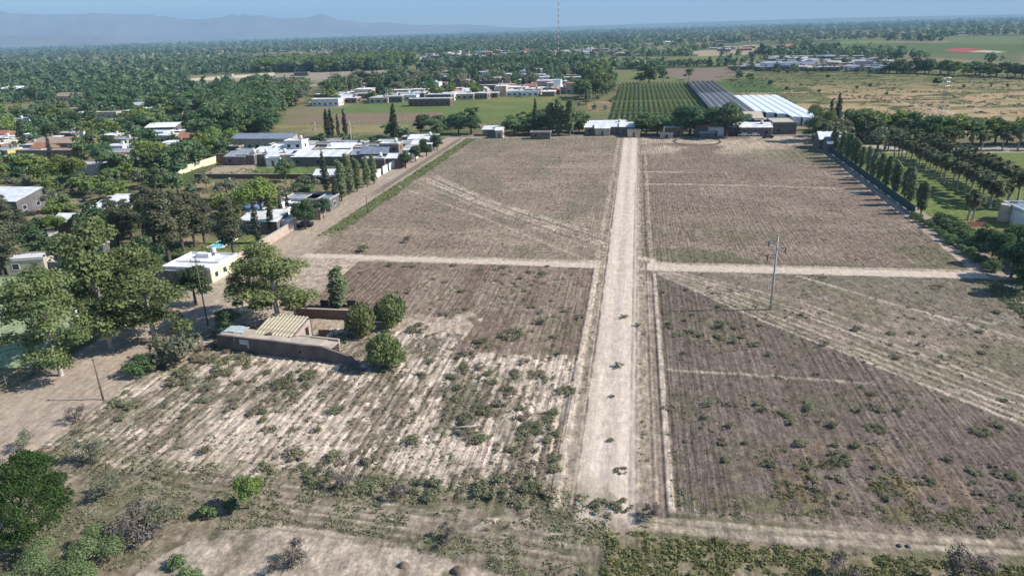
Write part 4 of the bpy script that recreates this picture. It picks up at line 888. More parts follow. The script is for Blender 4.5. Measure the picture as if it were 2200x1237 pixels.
# green net fence on the right side of the fields
def net_fence():
    a, b = (63.2, 167.5), (66.2, 283); o = empty('net_fence', (*a, 0)); tag(o, 'long fence of dark teal netting along the right side of the fields', 'fence')
    n = 38; dx, dy = (b[0] - a[0]) / n, (b[1] - a[1]) / n; rz = math.atan2(dy, dx); l = math.hypot(dx, dy)
    mb = MB(); mb.box((0, 0, .05), (l - .04, .03, 1.95)); pm = mb.mesh('net_panel', M['netgreen']); mb = MB(); mb.tube([(0, 0, 0), (0, 0, 2.2)], .06, 6); sm = mb.mesh('post', M['concpole'])
    for i in range(n): link('net_panel', pm, o, (dx * (i + .5), dy * (i + .5), 0), rz)
    for i in range(n + 1): link('post', sm, o, (dx * i + .1, dy * i, 0))
net_fence()
def wire_fence():
    a, b = (-79.6, 62), (-79.4, 80); o = empty('wire_fence', (*a, 0)); tag(o, 'post and wire fence beside the green pitch at the lower left', 'fence'); n = 9
    mb = MB(); mb.tube([(0, 0, -.2), (0, 0, 1.7), (.05, 0, 1.9)], [.07, .06, .05], 6); pm = mb.mesh('post', M['wood'])
    for i in range(n): link('post', pm, o, (0, i * 2.2, 0), i * .7)
    for z in (.4, .9, 1.4):
        mb = MB(); mb.tube([(0.08, 0, z), (.08, 17.6, z)], .012, 4); mb.build('wire', M['metal'], o)
wire_fence()
def pitch_lines():
    for pts in (GP((60, 790), (172, 692)), GP((172, 692), (137, 594))):
        (ax, ay), (bx, by) = pts; l = math.hypot(bx - ax, by - ay); mb = MB(); mb.box(((ax + bx) / 2, (ay + by) / 2, .006), (l, .35, .08), math.atan2(by - ay, bx - ax))
        tag(mb.build('pitch_kerb', M['white']), 'white kerb along the %s side of the green pitch' % ('street' if ax > -83 else 'far'), 'kerb')
pitch_lines()
# ------------------------------------------------------------------ houses
COLN = {'white': 'white', 'membrane': 'white', 'tin': 'grey tin', 'tinlight': 'pale tin', 'concrete': 'grey concrete', 'terra': 'terracotta', 'brownroof': 'brown', 'slate': 'slate grey', 'blueroof': 'blue',
        'offwhite': 'cream', 'tan': 'tan', 'pink': 'pinkish', 'greywall': 'grey', 'brickw': 'brick', 'yellow': 'yellow', 'cream': 'pale yellow', 'tank': 'pale'}
_wm = {}
def shared(key, fn):
    if key not in _wm: _wm[key] = fn()
    return _wm[key]
def win_mesh(w_, h_):
    def f():
        mb = MB(); mb.box((0, 0, 0), (w_, .06, h_)); return mb.mesh('window', M['glass'])
    return shared(('win', w_, h_), f)
def frame_mesh(w_, h_):
    def f():
        mb = MB()
        for c, d in (((0, 0, h_), (w_ + .16, .09, .08)), ((0, 0, -.08), (w_ + .16, .12, .08)), ((-w_ / 2 - .04, 0, 0), (.08, .09, h_)), ((w_ / 2 + .04, 0, 0), (.08, .09, h_))): mb.box(c, d)
        return mb.mesh('frame', M['white'])
    return shared(('fr', w_, h_), f)
def door_mesh():
    def f():
        mb = MB(); mb.box((0, 0, 0), (.95, .07, 2.05)); return mb.mesh('door', M['wood'])
    return shared('door', f)
def tank_mesh():
    def f():
        mb = MB(); mb.tube([(0, 0, 0), (0, 0, .1), (0, 0, .95), (0, 0, 1.1)], [.5, .55, .55, .3], 10); return mb.mesh('water_tank', M['tank'], True)
    return shared('tank', f)
def house(x, y, w_, d_, h, rz, roof, wallm, label, group=None, form='flat', tank=False, name='house', detail=True, cat='house', floors=1):
    OCC.append((x, y, .5 * math.hypot(w_, d_)))
    o = empty(name, (x, y, -.03), rz); tag(o, label, cat, group)
    mb = MB(); mb.box((0, 0, 0), (w_, d_, h)); mb.build('wall', M[wallm], o)
    if form == 'flat':
        mb = MB(); mb.box((0, 0, h + .003), (w_ + .35, d_ + .35, .14)); rf = mb.build('roof', M[roof], o)
        mb = MB(); z = h + .146; a, b = (w_ + .3) / 2, (d_ + .3) / 2
        for c, d in (((0, -b + .08, z), (2 * a, .16, .3)), ((0, b - .08, z), (2 * a, .16, .3)), ((-a + .08, 0, z), (.16, 2 * b - .33, .3)), ((a - .08, 0, z), (.16, 2 * b - .33, .3))): mb.box(c, d)
        mb.build('parapet', M[wallm if wallm in ('white', 'offwhite', 'cream', 'pink') else 'concrete'], rf); top = h + .15
    elif form == 'mono':
        a, b = w_ / 2 + .35, d_ / 2 + .35; s_ = (.11 if d_ > 9 else .2) * d_; mb = MB()
        vs = [(-a, -b, h + .004), (a, -b, h + .004), (a, b, h + s_), (-a, b, h + s_)]; mb.add(vs + [(p[0], p[1], p[2] + .09) for p in vs], [(0, 3, 2, 1), (4, 5, 6, 7), (0, 1, 5, 4), (1, 2, 6, 5), (2, 3, 7, 6), (3, 0, 4, 7)])
        rf = mb.build('roof', M[roof], o); top = h + s_ * .5 + .1
        mb = MB(); k = d_ / 2; mb.add([(-w_ / 2, -k, h), (-w_ / 2, k, h), (-w_ / 2, k, h + s_ - .02), (w_ / 2, -k, h), (w_ / 2, k, h), (w_ / 2, k, h + s_ - .02)], [(0, 2, 1), (3, 4, 5), (1, 2, 5, 4)]); mb.build('gable', M[wallm], o)
    else:
        a, b = w_ / 2 + .3, d_ / 2 + .3; s_ = .28 * d_; mb = MB(); e = h - .05
        for sg in (-1, 1):
            vs = [(-a, sg * b, e), (a, sg * b, e), (a, 0, e + s_), (-a, 0, e + s_)]
            if sg > 0: vs = [vs[1], vs[0], vs[3], vs[2]]
            mb.add(vs + [(p[0], p[1], p[2] + .1) for p in vs], [(0, 3, 2, 1), (4, 5, 6, 7), (0, 1, 5, 4), (1, 2, 6, 5), (3, 0, 4, 7)])
        rf = mb.build('roof', M[roof], o); top = e + s_ * .6
        mb = MB(); k = d_ / 2; z1 = h + s_ * d_ / (d_ + .6) - .04; mb.add([(-w_ / 2, -k, h), (-w_ / 2, k, h), (-w_ / 2, 0, z1), (w_ / 2, -k, h), (w_ / 2, k, h), (w_ / 2, 0, z1)], [(0, 2, 1), (3, 4, 5)]); mb.build('gable', M[wallm], o)
    for fl in range(floors):
        z = 1.0 + fl * 2.9; n = max(1, int(w_ / 3.2))
        for i in range(n):
            xx = -w_ / 2 + (i + .5) * w_ / n
            if fl == 0 and i == n // 2: link('door', door_mesh(), o, (xx, -d_ / 2 - .012, 0)); continue
            wn = link('window', win_mesh(1.2, 1.1), o, (xx, -d_ / 2 - .012, z))
            if detail: link('frame', frame_mesh(1.2, 1.1), wn, (0, -.005, 0))
        n = max(1, int(d_ / 4))
        for i in range(n):
            wn = link('window', win_mesh(1.2, 1.1), o, (w_ / 2 + .012, -d_ / 2 + (i + .5) * d_ / n, z), math.pi / 2)
            if detail: link('frame', frame_mesh(1.2, 1.1), wn, (0, -.005, 0))
    if tank:
        st = MB(); st.box((w_ * .22, d_ * .2, top), (1.1, 1.1, .5)); st.build('tank_stand', M['concrete'], o)
        link('water_tank', tank_mesh(), o, (w_ * .22, d_ * .2, top + .502))
    return o
def hpx(px, py, w_, d_, h, roof, wallm, label, rz=0.0, **kw):
    """px,py: middle of the roof in the photograph"""
    x, y = G(px, py, h); q = math.hypot(x, y)
    for k in (.5,): OCC.append((x - x / q * (d_ / 2 + h * 3 * k), y - y / q * (d_ / 2 + h * 3 * k), w_ * .42))
    return house(x, y, w_, d_, h, rz, roof, wallm, label, **kw)

# -- left of the street
def white_house():
    x, y = G(431, 562, 2.6); o = empty('house', (x, y, -.03), -.02); tag(o, 'large white flat roofed house with pale yellow right wall beside the street wall', 'house'); OCC.append((x, y, 8)); o.scale = (.80, .80, .86)
    mb = MB(); mb.box((0, 0, 0), (12.0, 11.0, 3.0)); mb.build('wall', M['offwhite'], o)
    mb = MB(); mb.box((6.04, 0, .05), (.07, 10.6, 2.9)); mb.build('side_wall', M['cream'], o)
    mb = MB(); mb.box((0, 0, 3.003), (12.3, 11.3, .14)); rf = mb.build('roof', M['membrane'], o)
    mb = MB(); z = 3.146
    for c, d in (((0, -5.55, z), (12.3, .2, .45)), ((0, 5.55, z), (12.3, .2, .45)), ((-6.05, 0, z), (.2, 10.9, .45)), ((6.05, 0, z), (.2, 10.9, .45)), ((0, -1.0, z), (11.8, .2, .35)), ((1.5, 2.3, z), (.2, 6.2, .35))): mb.box(c, d)
    mb.build('parapet', M['white'], rf)
    mb = MB(); mb.box((-1.2, 3.4, z), (3.4, 1.6, .9)); mb.build('stair_head', M['white'], o); mb = MB(); mb.box((.9, 4.4, z), (1.0, 1.0, .8)); mb.build('tank_stand', M['concrete'], o); link('water_tank', tank_mesh(), o, (.9, 4.4, z + .803))
    for i in range(3): wn = link('window', win_mesh(1.2, 1.1), o, (-4 + i * 3.6, -5.515, 1.0)); link('frame', frame_mesh(1.2, 1.1), wn, (0, -.005, 0))
    for i in range(3): wn = link('window', win_mesh(1.2, 1.1), o, (6.09, -3.5 + i * 3.3, 1.0), math.pi / 2); link('frame', frame_mesh(1.2, 1.1), wn, (0, -.005, 0))
white_house()
hpx(262, 443, 13, 8, 3.2, 'membrane', 'greywall', 'house with a wide bright white slanting roof among the left trees', .0, form='mono')
hpx(275, 425, 9, 3, 3.0, 'tinlight', 'greywall', 'narrow tin annex behind the wide white slanting roof', form='mono')
hpx(155, 470, 6, 5, 2.8, 'white', 'greywall', 'small pavilion with bright white roof left of the conifer grove', form='gable')
hpx(95, 505, 4, 3, 2.4, 'concrete', 'greywall', 'tiny grey roofed shed deep in the left trees')
hpx(62, 552, 7, 4, 2.8, 'tinlight', 'offwhite', 'cream house end at the left beside the long shaded wall', rz=.3)
hpx(165, 530, 10, 6, 3, 'tin', 'greywall', 'grey tin house half hidden behind the tallest eucalyptus')
hpx(568, 468, 9, 6, 3.0, 'membrane', 'greywall', 'wide white roofed house behind the row of cypresses', form='mono')
hpx(605, 470, 5, 4, 2.6, 'white', 'white', 'small white annex right of the cypress row')
hpx(590, 452, 6, 4, 3.2, 'brownroof', 'white', 'white house with flat brown terrace behind the cypresses')
hpx(600, 437, 2.2, 3, 4.5, 'white', 'white', 'narrow white stair tower behind the cypress row')
hpx(655, 424, 9, 6, 3.0, 'tin', 'greywall', 'grey tin roofed house left of the dark cypress')
hpx(690, 424, 7, 6, 3.0, 'slate', 'greywall', 'slate blue roofed house beside the dark cypress'); hpx(640, 436, 5, 4, 2.6, 'membrane', 'white', 'small white house below the grey tin one')
hpx(668, 446, 6, 3.5, 2.6, 'tinlight', 'tan', 'little pale roofed house behind the street tree')
hpx(18, 424, 13, 9, 3.6, 'tinlight', 'greywall', 'pale tin roofed building at the left edge', form='mono'); hpx(5, 412, 12, 5, 3.6, 'tin', 'greywall', 'grey roof behind the pale tin building at the left edge')
hpx(198, 352, 11, 7, 4.6, 'concrete', 'offwhite', 'tall cream house with grey flat roof among left trees', tank=True)
hpx(240, 346, 10, 5, 3.2, 'tinlight', 'offwhite', 'single storey wing right of the tall cream house')
hpx(256, 337, 6, 4.5, 2.8, 'terra', 'white', 'house with bright terracotta roof behind the cream house', form='gable')
hpx(268, 326, 12, 4, 3.0, 'tin', 'greywall', 'long grey tin roof behind the terracotta one', form='mono')
hpx(130, 304, 26, 10, 4.0, 'brownroof', 'tan', 'broad tan brown roofed hall left among trees', form='mono'); hpx(128, 322, 16, 6, 3.0, 'brownroof', 'tan', 'lower tan annex in front of the brown roofed hall')
hpx(97, 316, 8, 6, 3.4, 'terra', 'tan', 'reddish roofed house left of the brown hall', form='gable'); hpx(44, 343, 9, 6, 3.2, 'terra', 'white', 'terracotta roofed cottage near the left edge', form='gable')
hpx(8, 322, 10, 7, 3.4, 'yellow', 'yellow', 'bright yellow house at the left edge'); hpx(28, 303, 9, 6, 3.4, 'cream', 'cream', 'pale yellow house above the bright yellow one')
hpx(68, 322, 12, 4, 3, 'tinlight', 'greywall', 'low pale roofed house left of the reddish roof'); hpx(40, 335, 9, 5, 3, 'tin', 'greywall', 'low green grey shed roof by the terracotta cottage'); hpx(66, 289, 5, 4, 3.5, 'white', 'white', 'small white block above the left houses')
hpx(15, 297, 10, 5, 3, 'tinlight', 'greywall', 'pale roof at the left edge above the yellow houses')
hpx(350, 272, 14, 7, 4, 'white', 'greywall', 'long white roofed house in the left woods', rz=.15, form='mono'); hpx(340, 283, 10, 7, 3.2, 'tinlight', 'white', 'white walled house below the long white roof'); hpx(365, 310, 7, 6, 3.2, 'membrane', 'white', 'white roofed house left of the dark poplars mass'); hpx(348, 337, 7, 6, 3.2, 'membrane', 'white', 'white roofed cottage below the poplars mass', rz=.3)
hpx(172, 277, 6, 4, 3, 'white', 'white', 'tiny white house alone in the middle of the left woods'); hpx(232, 241, 13, 5, 3.6, 'tinlight', 'offwhite', 'pale L shaped roof in the left woods', rz=.1); hpx(222, 258, 11, 9, 3, 'slate', 'greywall', 'greenish grey roof below the pale L shaped one')
hpx(250, 190, 16, 7, 3.6, 'white', 'offwhite', 'white roofed building in far left woods'); hpx(350, 226, 13, 6, 3.6, 'offwhite', 'offwhite', 'cream roof in the left woods below the far lot', rz=.1); hpx(375, 232, 14, 8, 3.6, 'brownroof', 'tan', 'tan brown house right of the cream roof'); hpx(495, 191, 16, 10, 4, 'white', 'white', 'white shed before the bare distant lot', rz=-.2); hpx(465, 203, 18, 9, 3.6, 'concrete', 'offwhite', 'pale house left below the white shed')
hpx(32, 191, 28, 17, 4.5, 'white', 'greywall', 'very large white roofed warehouse at the far left', form='mono', cat='warehouse', name='warehouse', detail=False); hpx(160, 206, 26, 9, 3.6, 'brownroof', 'offwhite', 'wide tan farmhouse with brown roof at far left', form='gable', detail=False)
hpx(380, 177, 11, 7, 3.4, 'white', 'white', 'white house at the left end of the bare distant lot', detail=False); hpx(648, 156, 17, 5, 3.6, 'offwhite', 'greywall', 'pale pavilion at the far side of the bare lot', detail=False); hpx(492, 160, 9, 5, 3.6, 'offwhite', 'offwhite', 'pale gatehouse on the wall of the bare lot', detail=False)
# -- crowded block beyond the walled lawn
A = [(567, 296, 30, 7, 4.4, 'slate', 'offwhite', 'long dark roofed cream hall behind the crowded block', 'mono', 0), (605, 310, 10, 5, 3, 'tin', 'offwhite', 'cream shed before the long dark roofed hall', 'flat', 0), (636, 302, 8, 6, 6, 'white', 'white', 'tall white two storey block in the crowded settlement', 'flat', 1),
     (604, 313, 7, 6, 3.2, 'white', 'white', 'white house left of the tall white block', 'flat', 0), (620, 321, 13, 6, 3, 'membrane', 'tan', 'wide white roof below the tall white block', 'mono', 1), (652, 321, 8, 6, 3, 'tinlight', 'tan', 'pale roofed tan house right of the wide white roof', 'mono', 0),
     (512, 334, 9, 6, 3, 'tin', 'greywall', 'leftmost grey roof behind the lawn wall', 'mono', 0), (535, 332, 8, 6, 3.2, 'concrete', 'greywall', 'concrete roof second from left behind the lawn wall', 'flat', 1), (560, 331, 9, 6, 3, 'tin', 'tan', 'grey tin roof third from left behind the lawn wall', 'flat', 0), (578, 326, 7, 5, 3.2, 'membrane', 'tan', 'white roof behind the third grey roof', 'mono', 0), (600, 334, 9, 6, 3, 'tinlight', 'greywall', 'pale tin roof near the middle of the lawn wall', 'mono', 1),
     (625, 333, 6, 5, 3.4, 'tin', 'offwhite', 'small grey roof in the middle behind the lawn wall', 'flat', 0), (668, 334, 13, 7, 3.2, 'membrane', 'greywall', 'wide bright white roof behind the lawn wall', 'mono', 0), (718, 333, 12, 7, 3.2, 'membrane', 'greywall', 'second wide white roof, left of the tall poplars', 'mono', 0), (733, 316, 11, 6, 3.4, 'white', 'tan', 'white slanting roof in the middle of the block', 'mono', 0),
     (700, 320, 9, 6, 3, 'brownroof', 'tan', 'brown roofed tan house in the block', 'flat', 1), (765, 316, 9, 6, 3, 'concrete', 'offwhite', 'concrete roof by the tall pole', 'flat', 0), (792, 312, 9, 5, 3, 'tin', 'greywall', 'grey roof under the dark tree in the block', 'flat', 0), (809, 327, 11, 8, 3.4, 'slate', 'greywall', 'slate blue gabled house near the street', 'gable', 0), (840, 308, 8, 6, 6, 'white', 'tan', 'two storey tan house with white slab roof near the street', 'flat', 1),
     (872, 322, 9, 6, 3, 'tinlight', 'white', 'pale roofed house by the street trees', 'flat', 0), (854, 338, 8, 5, 3, 'membrane', 'tan', 'white roofed house at the white gate walls', 'mono', 0), (806, 340, 9, 5, 3, 'tinlight', 'greywall', 'pale roof right of the tall poplars', 'flat', 0), (910, 297, 13, 6, 3.2, 'membrane', 'tan', 'wide white roof at the far end of the street', 'mono', 1), (888, 294, 9, 6, 3, 'tin', 'tan', 'grey roof left of the wide white one at the street end', 'flat', 0),
     (908, 308, 9, 5, 3, 'membrane', 'greywall', 'white roof below the wide white one at the street end', 'mono', 0), (832, 303, 8, 5, 3, 'white', 'greywall', 'white roof behind the two storey tan house', 'flat', 0), (776, 330, 8, 6, 3, 'tin', 'greywall', 'grey roof behind the poplars', 'mono', 0), (745, 327, 7, 5, 3, 'concrete', 'tan', 'grey tan house between white roofs', 'flat', 0), (690, 310, 8, 5, 3, 'tin', 'tan', 'grey roof at the upper edge of the block', 'flat', 0), (590, 340, 6, 4, 2.6, 'white', 'white', 'little white shed hard against the lawn wall', 'flat', 0)]
for px, py, w_, d_, h, rf, wl_, lb, fm, tk in A: hpx(px, py, w_ * .86, d_ * .9, h, rf, wl_, lb, form=fm, tank=bool(tk) or (fm == 'flat' and rnd.random() < .45), detail=False, floors=2 if h > 5 else 1, rz=rnd.uniform(-.06, .06))
_g = random.Random(44); _n = 0
while _n < 26:
    px, py = _g.uniform(505, 900), _g.uniform(304, 340); x, y = G(px, py, 2.6)
    if x > -80.5 or y < 233.5 or any(abs(x - a) < r * .62 + 1.2 and abs(y - b) < r * .5 + 1.0 for a, b, r in OCC[-400:] if r > 1.5 and 230 < b < 300): 
        _n += .02; continue
    rf, wl_ = _g.choice(['tin', 'tinlight', 'membrane', 'concrete', 'brownroof', 'tin']), _g.choice(['tan', 'greywall', 'brickw', 'tan']); _n += 1
    house(x, y, _g.uniform(3, 6), _g.uniform(2.5, 4.5), _g.uniform(2.3, 3.0), _g.uniform(-.15, .15), rf, wl_, 'small %s roofed %s shed squeezed into the crowded block' % (COLN[rf], COLN[wl_]), 'small sheds of the crowded block', form=_g.choice(['flat', 'mono']), detail=False, name='shed', cat='shed')
hpx(705, 373, 7, 5, 2.6, 'white', 'white', 'small white house at the right end of the walled lawn', form='gable', detail=False)
# -- back road row
for px, py, w_, d_, h, rf, wl_, lb, fm in [(1054, 277, 6, 5, 2.6, 'tinlight', 'tan', 'tan house with pale grey roof at the road corner', 'mono'), (1074, 279, 3, 4, 3.2, 'white', 'offwhite', 'white gabled end of the road corner house', 'gable'), (1162, 284, 8, 4, 2.6, 'brownroof', 'greywall', 'low shed in the shade of the tall poplars', 'flat'),
        (1278, 271, 8, 8.5, 2.9, 'membrane', 'tan', 'white roofed house left of the road head', 'mono'), (1295, 274, 6, 6, 3, 'membrane', 'offwhite', 'smaller white roof joined right of it', 'mono'), (1320, 270, 9, 8.5, 3.0, 'tinlight', 'greywall', 'pale roofed house straight behind the road head', 'mono'), (1350, 271, 7, 6, 3.2, 'membrane', 'tan', 'white roofed tan house right of the road head', 'mono'), (1362, 280, 5, 4, 2.6, 'concrete', 'offwhite', 'small cream annex beside the road head', 'flat'),
        (1448, 272, 7, 6, 3.4, 'membrane', 'tan', 'white roof between the first two round trees', 'mono'), (1432, 287, 5, 3, 1.6, 'white', 'offwhite', 'low white shed on the back road', 'flat'), (1514, 268, 8, 6, 4, 'terra', 'tan', 'reddish roofed house behind the second round tree', 'gable'), (1538, 272, 6, 5, 3.4, 'membrane', 'white', 'white roof left of the third round tree', 'mono'), (1519, 285, 6, 3, 1.8, 'slate', 'greywall', 'slate roofed shed on the back road', 'flat'),
        (1582, 271, 9, 6, 3.2, 'membrane', 'greywall', 'white roof right of the third round tree', 'mono'), (1622, 272, 12, 6, 3.4, 'membrane', 'greywall', 'long white roof left of the beige shed', 'mono'), (1785, 296, 9, 8, 3.4, 'white', 'greywall', 'white roofed house inside the corner of the net fence', 'gable'), (1800, 306, 8, 7, 3, 'slate', 'greywall', 'grey roofed house in front of the fence corner one', 'gable'), (1595, 252, 16, 9, 4, 'offwhite', 'greywall', 'beige roofed barn behind the third round tree', 'mono'), (1410, 176 + 90, 6, 5, 3, 'tin', 'tan', 'grey roof under the first round tree', 'flat')]:
    hpx(px, py, w_, d_, h, rf, wl_, lb, form=fm, detail=False, tank=(px in (1320, 1622)))
# -- house at the right edge
def right_house():
    x, y = 84.3, 162; o = empty('house', (x, y, 0), .05); tag(o, 'white villa with slate roof and rounded tower at the right edge', 'house'); OCC.append((x, y, 7))
    mb = MB(); mb.box((0, 0, 0), (7.5, 8, 3.2)); mb.build('wall', M['white'], o)
    mb = MB(); mb.box((0, 0, 3.203), (7.9, 8.4, .15)); rf = mb.build('roof', M['slate'], o); mb = MB()
    for c, d in (((0, -4.1, 3.356), (7.9, .2, .5)), ((-3.85, 0, 3.356), (.2, 7.9, .5)), ((0, 4.1, 3.356), (7.9, .2, .5))): mb.box(c, d)
    mb.build('parapet', M['white'], rf)
    mb = MB(); mb.tube([(-4.6, 1.5, 0), (-4.6, 1.5, 3.4), (-4.6, 1.5, 3.7)], [1.1, 1.1, 1.0], 16); mb.build('tower', M['offwhite'], o, smooth=False)
    mb = MB(); mb.box((-1.5, -4.9, 0), (4.0, 1.8, 2.5)); mb.build('porch', M['white'], o); mb = MB(); mb.box((-1.5, -5.82, .2), (2.6, .06, 2.0)); mb.build('porch_opening', M['glass'], o)
    for i in range(2): wn = link('window', win_mesh(1.2, 1.1), o, (1.2 + i * 1.7, -4.012, 1.1)); link('frame', frame_mesh(1.2, 1.1), wn, (0, -.005, 0))
right_house()
def red_awning():
    x, y = G(2095, 497); o = empty('garden_awning', (x, y, 0), .1); tag(o, 'dark red garden awning on posts beside the palm lawn', 'awning')
    for sx in (-1.2, 1.2):
        mb = MB(); mb.tube([(sx, 0, 0), (sx, 0, 1.5)], .06, 6); mb.build('post', M['wood'], o)
    mb = MB(); mb.add([(-1.8, -.8, 1.25), (2.2, -.8, 1.35), (1.8, .9, 1.75), (-1.4, .9, 1.7), (-1.8, -.8, 1.29), (2.2, -.8, 1.39), (1.8, .9, 1.79), (-1.4, .9, 1.74)], [(0, 3, 2, 1), (4, 5, 6, 7), (0, 1, 5, 4), (1, 2, 6, 5), (2, 3, 7, 6), (3, 0, 4, 7)]); mb.build('canopy', M['woodred'], o)
red_awning()
def pool():
    x, y = G(478, 523); o = empty('swimming_pool', (x, y, 0), .05); tag(o, 'small turquoise swimming pool in the garden behind the white flat house', 'pool')
    mb = MB(); mb.box((0, 0, .0), (3.6, 7.4, .12)); mb.build('pool_rim', M['white'], o); mb = MB(); mb.box((0, 0, .05), (2.8, 6.6, .09)); mb.build('water', M['pool'], o)
pool()
def blue_dome():
    x, y = G(540, 446); o = empty('blue_tarpaulin', (x, y, 0), .2); tag(o, 'round blue tarpaulin cover beside the yellow green tree', 'cover')
    mb = MB(); mb.tube([(0, 0, 0), (0, 0, 1.0), (0, 0, 1.9), (0, 0, 2.3)], [3.4, 3.1, 1.9, .2], 12); mb.build('canopy', M['blueroof'], o, smooth=True)
    mb = MB(); mb.box((1.5, -3.6, 0), (3, 1.6, 1.0)); mb.build('skirt', M['blueroof'], o)
blue_dome()
def car(px, py, rz, body, label):
    x, y = G(px, py); o = empty('parked_car', (x, y, float(gz(x, y))), rz); tag(o, label, 'car')
    mb = MB(); mb.box((0, 0, .35), (4.2, 1.7, .55)); mb.box((.2, 0, .9), (2.3, 1.55, .55), top=.78); mb.build('body', M[body], o)
    mb = MB(); mb.box((.2, 0, .98), (2.36, 1.42, .36), top=.85); mb.build('windows', M['glass'], o)
    for sx in (-1.3, 1.3):
        for sy in (-.8, .8): mb = MB(); mb.tube([(sx, sy - .1, .32), (sx, sy + .1, .32)], .32, 12); mb.build('wheel', M['tyre'], o)
car(655, 487, .3, 'cardark', 'dark car parked at the end of the pale street wall'); car(1597, 293, 0, 'carwhite', 'white car parked left of two on the back road'); car(1620, 293, 0, 'carwhite', 'white car parked right of two on the back road'); car(1250 + 399, 297, .1, 'cardark', 'dark car on the back road before the beige shed')

# ------------------------------------------------------------------ vineyard, shade house, greenhouse, shed
def vine_rows():
    g = np.random.default_rng(5); ys = np.concatenate([np.arange(0, 14, .11), np.arange(17, 108, .11), np.arange(111, 236, .11)]); n = len(ys); k = 3
    yy = np.repeat(ys, k) + g.normal(size=n * k) * .2; gap = vn(yy / 6, yy * 0, 4) > .12; yy = yy[gap]; m_ = len(yy)
    pts = np.stack([g.normal(size=m_) * .30, yy, .55 + g.random(m_) * 1.35], -1); nr = g.normal(size=(m_, 3)); nr[:, 2] += .5; nr /= np.linalg.norm(nr, axis=1)[:, None]
    t = np.cross(nr, g.normal(size=nr.shape)); t /= np.linalg.norm(t, axis=1)[:, None]; b = np.cross(nr, t); s = (.22 + .22 * g.random(m_))[:, None]
    V = np.stack([pts - t * s, pts - b * s * .7, pts + t * s, pts + b * s * .7], 1).reshape(-1, 3); me = mesh_np('foliage', V, np.arange(4 * m_).reshape(-1, 4), M['vine'], np.repeat(g.random(m_), 4))
    mb = MB()
    for yv in np.arange(0, 236, 12): mb.tube([(0, yv, 0), (0, yv, 1.9)], .06, 4)
    pm = mb.mesh('trellis_posts', M['wood'])
    xs = np.linspace(-10.5, 35, 18)
    for i, x in enumerate(xs):
        o = empty('vine_row', (x, 326, 0)); link('foliage', me, o); link('trellis', pm, o)
        tag(o, '%s row of vines from the left in the vineyard' % ORD[i], 'vines', 'vineyard rows')
vine_rows()
def shade_house():
    o = empty('shade_house', (36, 335, 0)); tag(o, 'long dark grey shade net structure between vineyard and greenhouse', 'shade house')
    n = 6; sw = 3.3
    for k in range(n):
        for y0, y1, m_ in ((0, 112, 'net'), (112.4, 205, 'netdark')):
            mb = MB(); x0 = k * sw; vs = []; w2 = sw - (.06 if m_ == 'net' else .55)
            for yy in (y0, y1): vs += [(x0, yy, 3.1), (x0 + w2 / 2, yy, 3.65), (x0 + w2, yy, 3.1), (x0, yy, 3.06), (x0 + w2 / 2, yy, 3.61), (x0 + w2, yy, 3.06)]
            mb.add(vs, [(0, 1, 7, 6), (1, 2, 8, 7), (3, 9, 10, 4), (4, 10, 11, 5), (0, 6, 9, 3), (2, 5, 11, 8), (0, 3, 4, 1), (1, 4, 5, 2), (6, 7, 10, 9), (7, 8, 11, 10)]); mb.build('net_panel', M[m_], o)
    mb = MB(); mb.tube([(0, 0, 0), (0, 0, 3.05)], .07, 5); pm = mb.mesh('post', M['wood'])
    for k in range(n + 1):
        for yy in range(0, 206, 34): link('post', pm, o, (min(k * sw, n * sw - .3), yy + .3, 0))
    mb = MB(); mb.box((9.9, -.05, 0), (19.8, .06, 3.0)); mb.build('end_net', M['net'], o); mb = MB(); mb.box((-.08, 102, 0), (.06, 204, 3.0)); mb.build('side_net', M['netdark'], o)
shade_house()
def greenhouse():
    o = empty('greenhouse', (54.5, 304, 0)); tag(o, 'large white plastic greenhouse of six long spans', 'greenhouse'); n = 6; sw = 3.95
    y1 = 120
    for k in range(n):
        y0 = 40 - 5 * k if k < 3 else (18 - 2 * (k - 3)); x0 = k * sw; w2 = sw - .35; mb = MB(); vs = []; m_ = 7
        for yy in (y0, y1):
            for i in range(m_): a = math.pi * i / (m_ - 1); vs.append((x0 + w2 / 2 - math.cos(a) * w2 / 2, yy, 3.4 + math.sin(a) * .32))
        mb.add(vs, [(i, i + 1, m_ + i + 1, m_ + i) for i in range(m_ - 1)] + [tuple(range(m_))[::-1], tuple(m_ + i for i in range(m_))]); mb.build('roof_span', M['plastic'], o)
        mb = MB(); mb.box((x0 + w2 + .175, (y0 + y1) / 2, 3.3), (.33, y1 - y0 - .1, .1)); mb.build('gutter', M['plasticdim'], o)
        mb = MB(); mb.box((x0 + w2 / 2 + .1, y0 - .06, 0), (w2 + .1, .08, 3.38)); mb.build('end_wall', M['plastic'], o)
    for x in (-.1, n * sw - .1):
        y0 = 40 if x < 0 else 14; mb = MB(); mb.box((x, (y0 + y1) / 2, 0), (.08, y1 - y0, 3.38)); mb.build('side_wall', M['plastic'], o)
greenhouse()
house(58.5, 303, 9, 15, 4.4, .0, 'offwhite', 'greywall', 'beige roofed grey shed in front of the greenhouse', form='flat', name='shed', cat='shed', detail=False)
house(52.5, 314, 6, 8, 3.6, 0, 'offwhite', 'greywall', 'lower beige roof joining the shed to the greenhouse', form='flat', name='shed', cat='shed', detail=False)

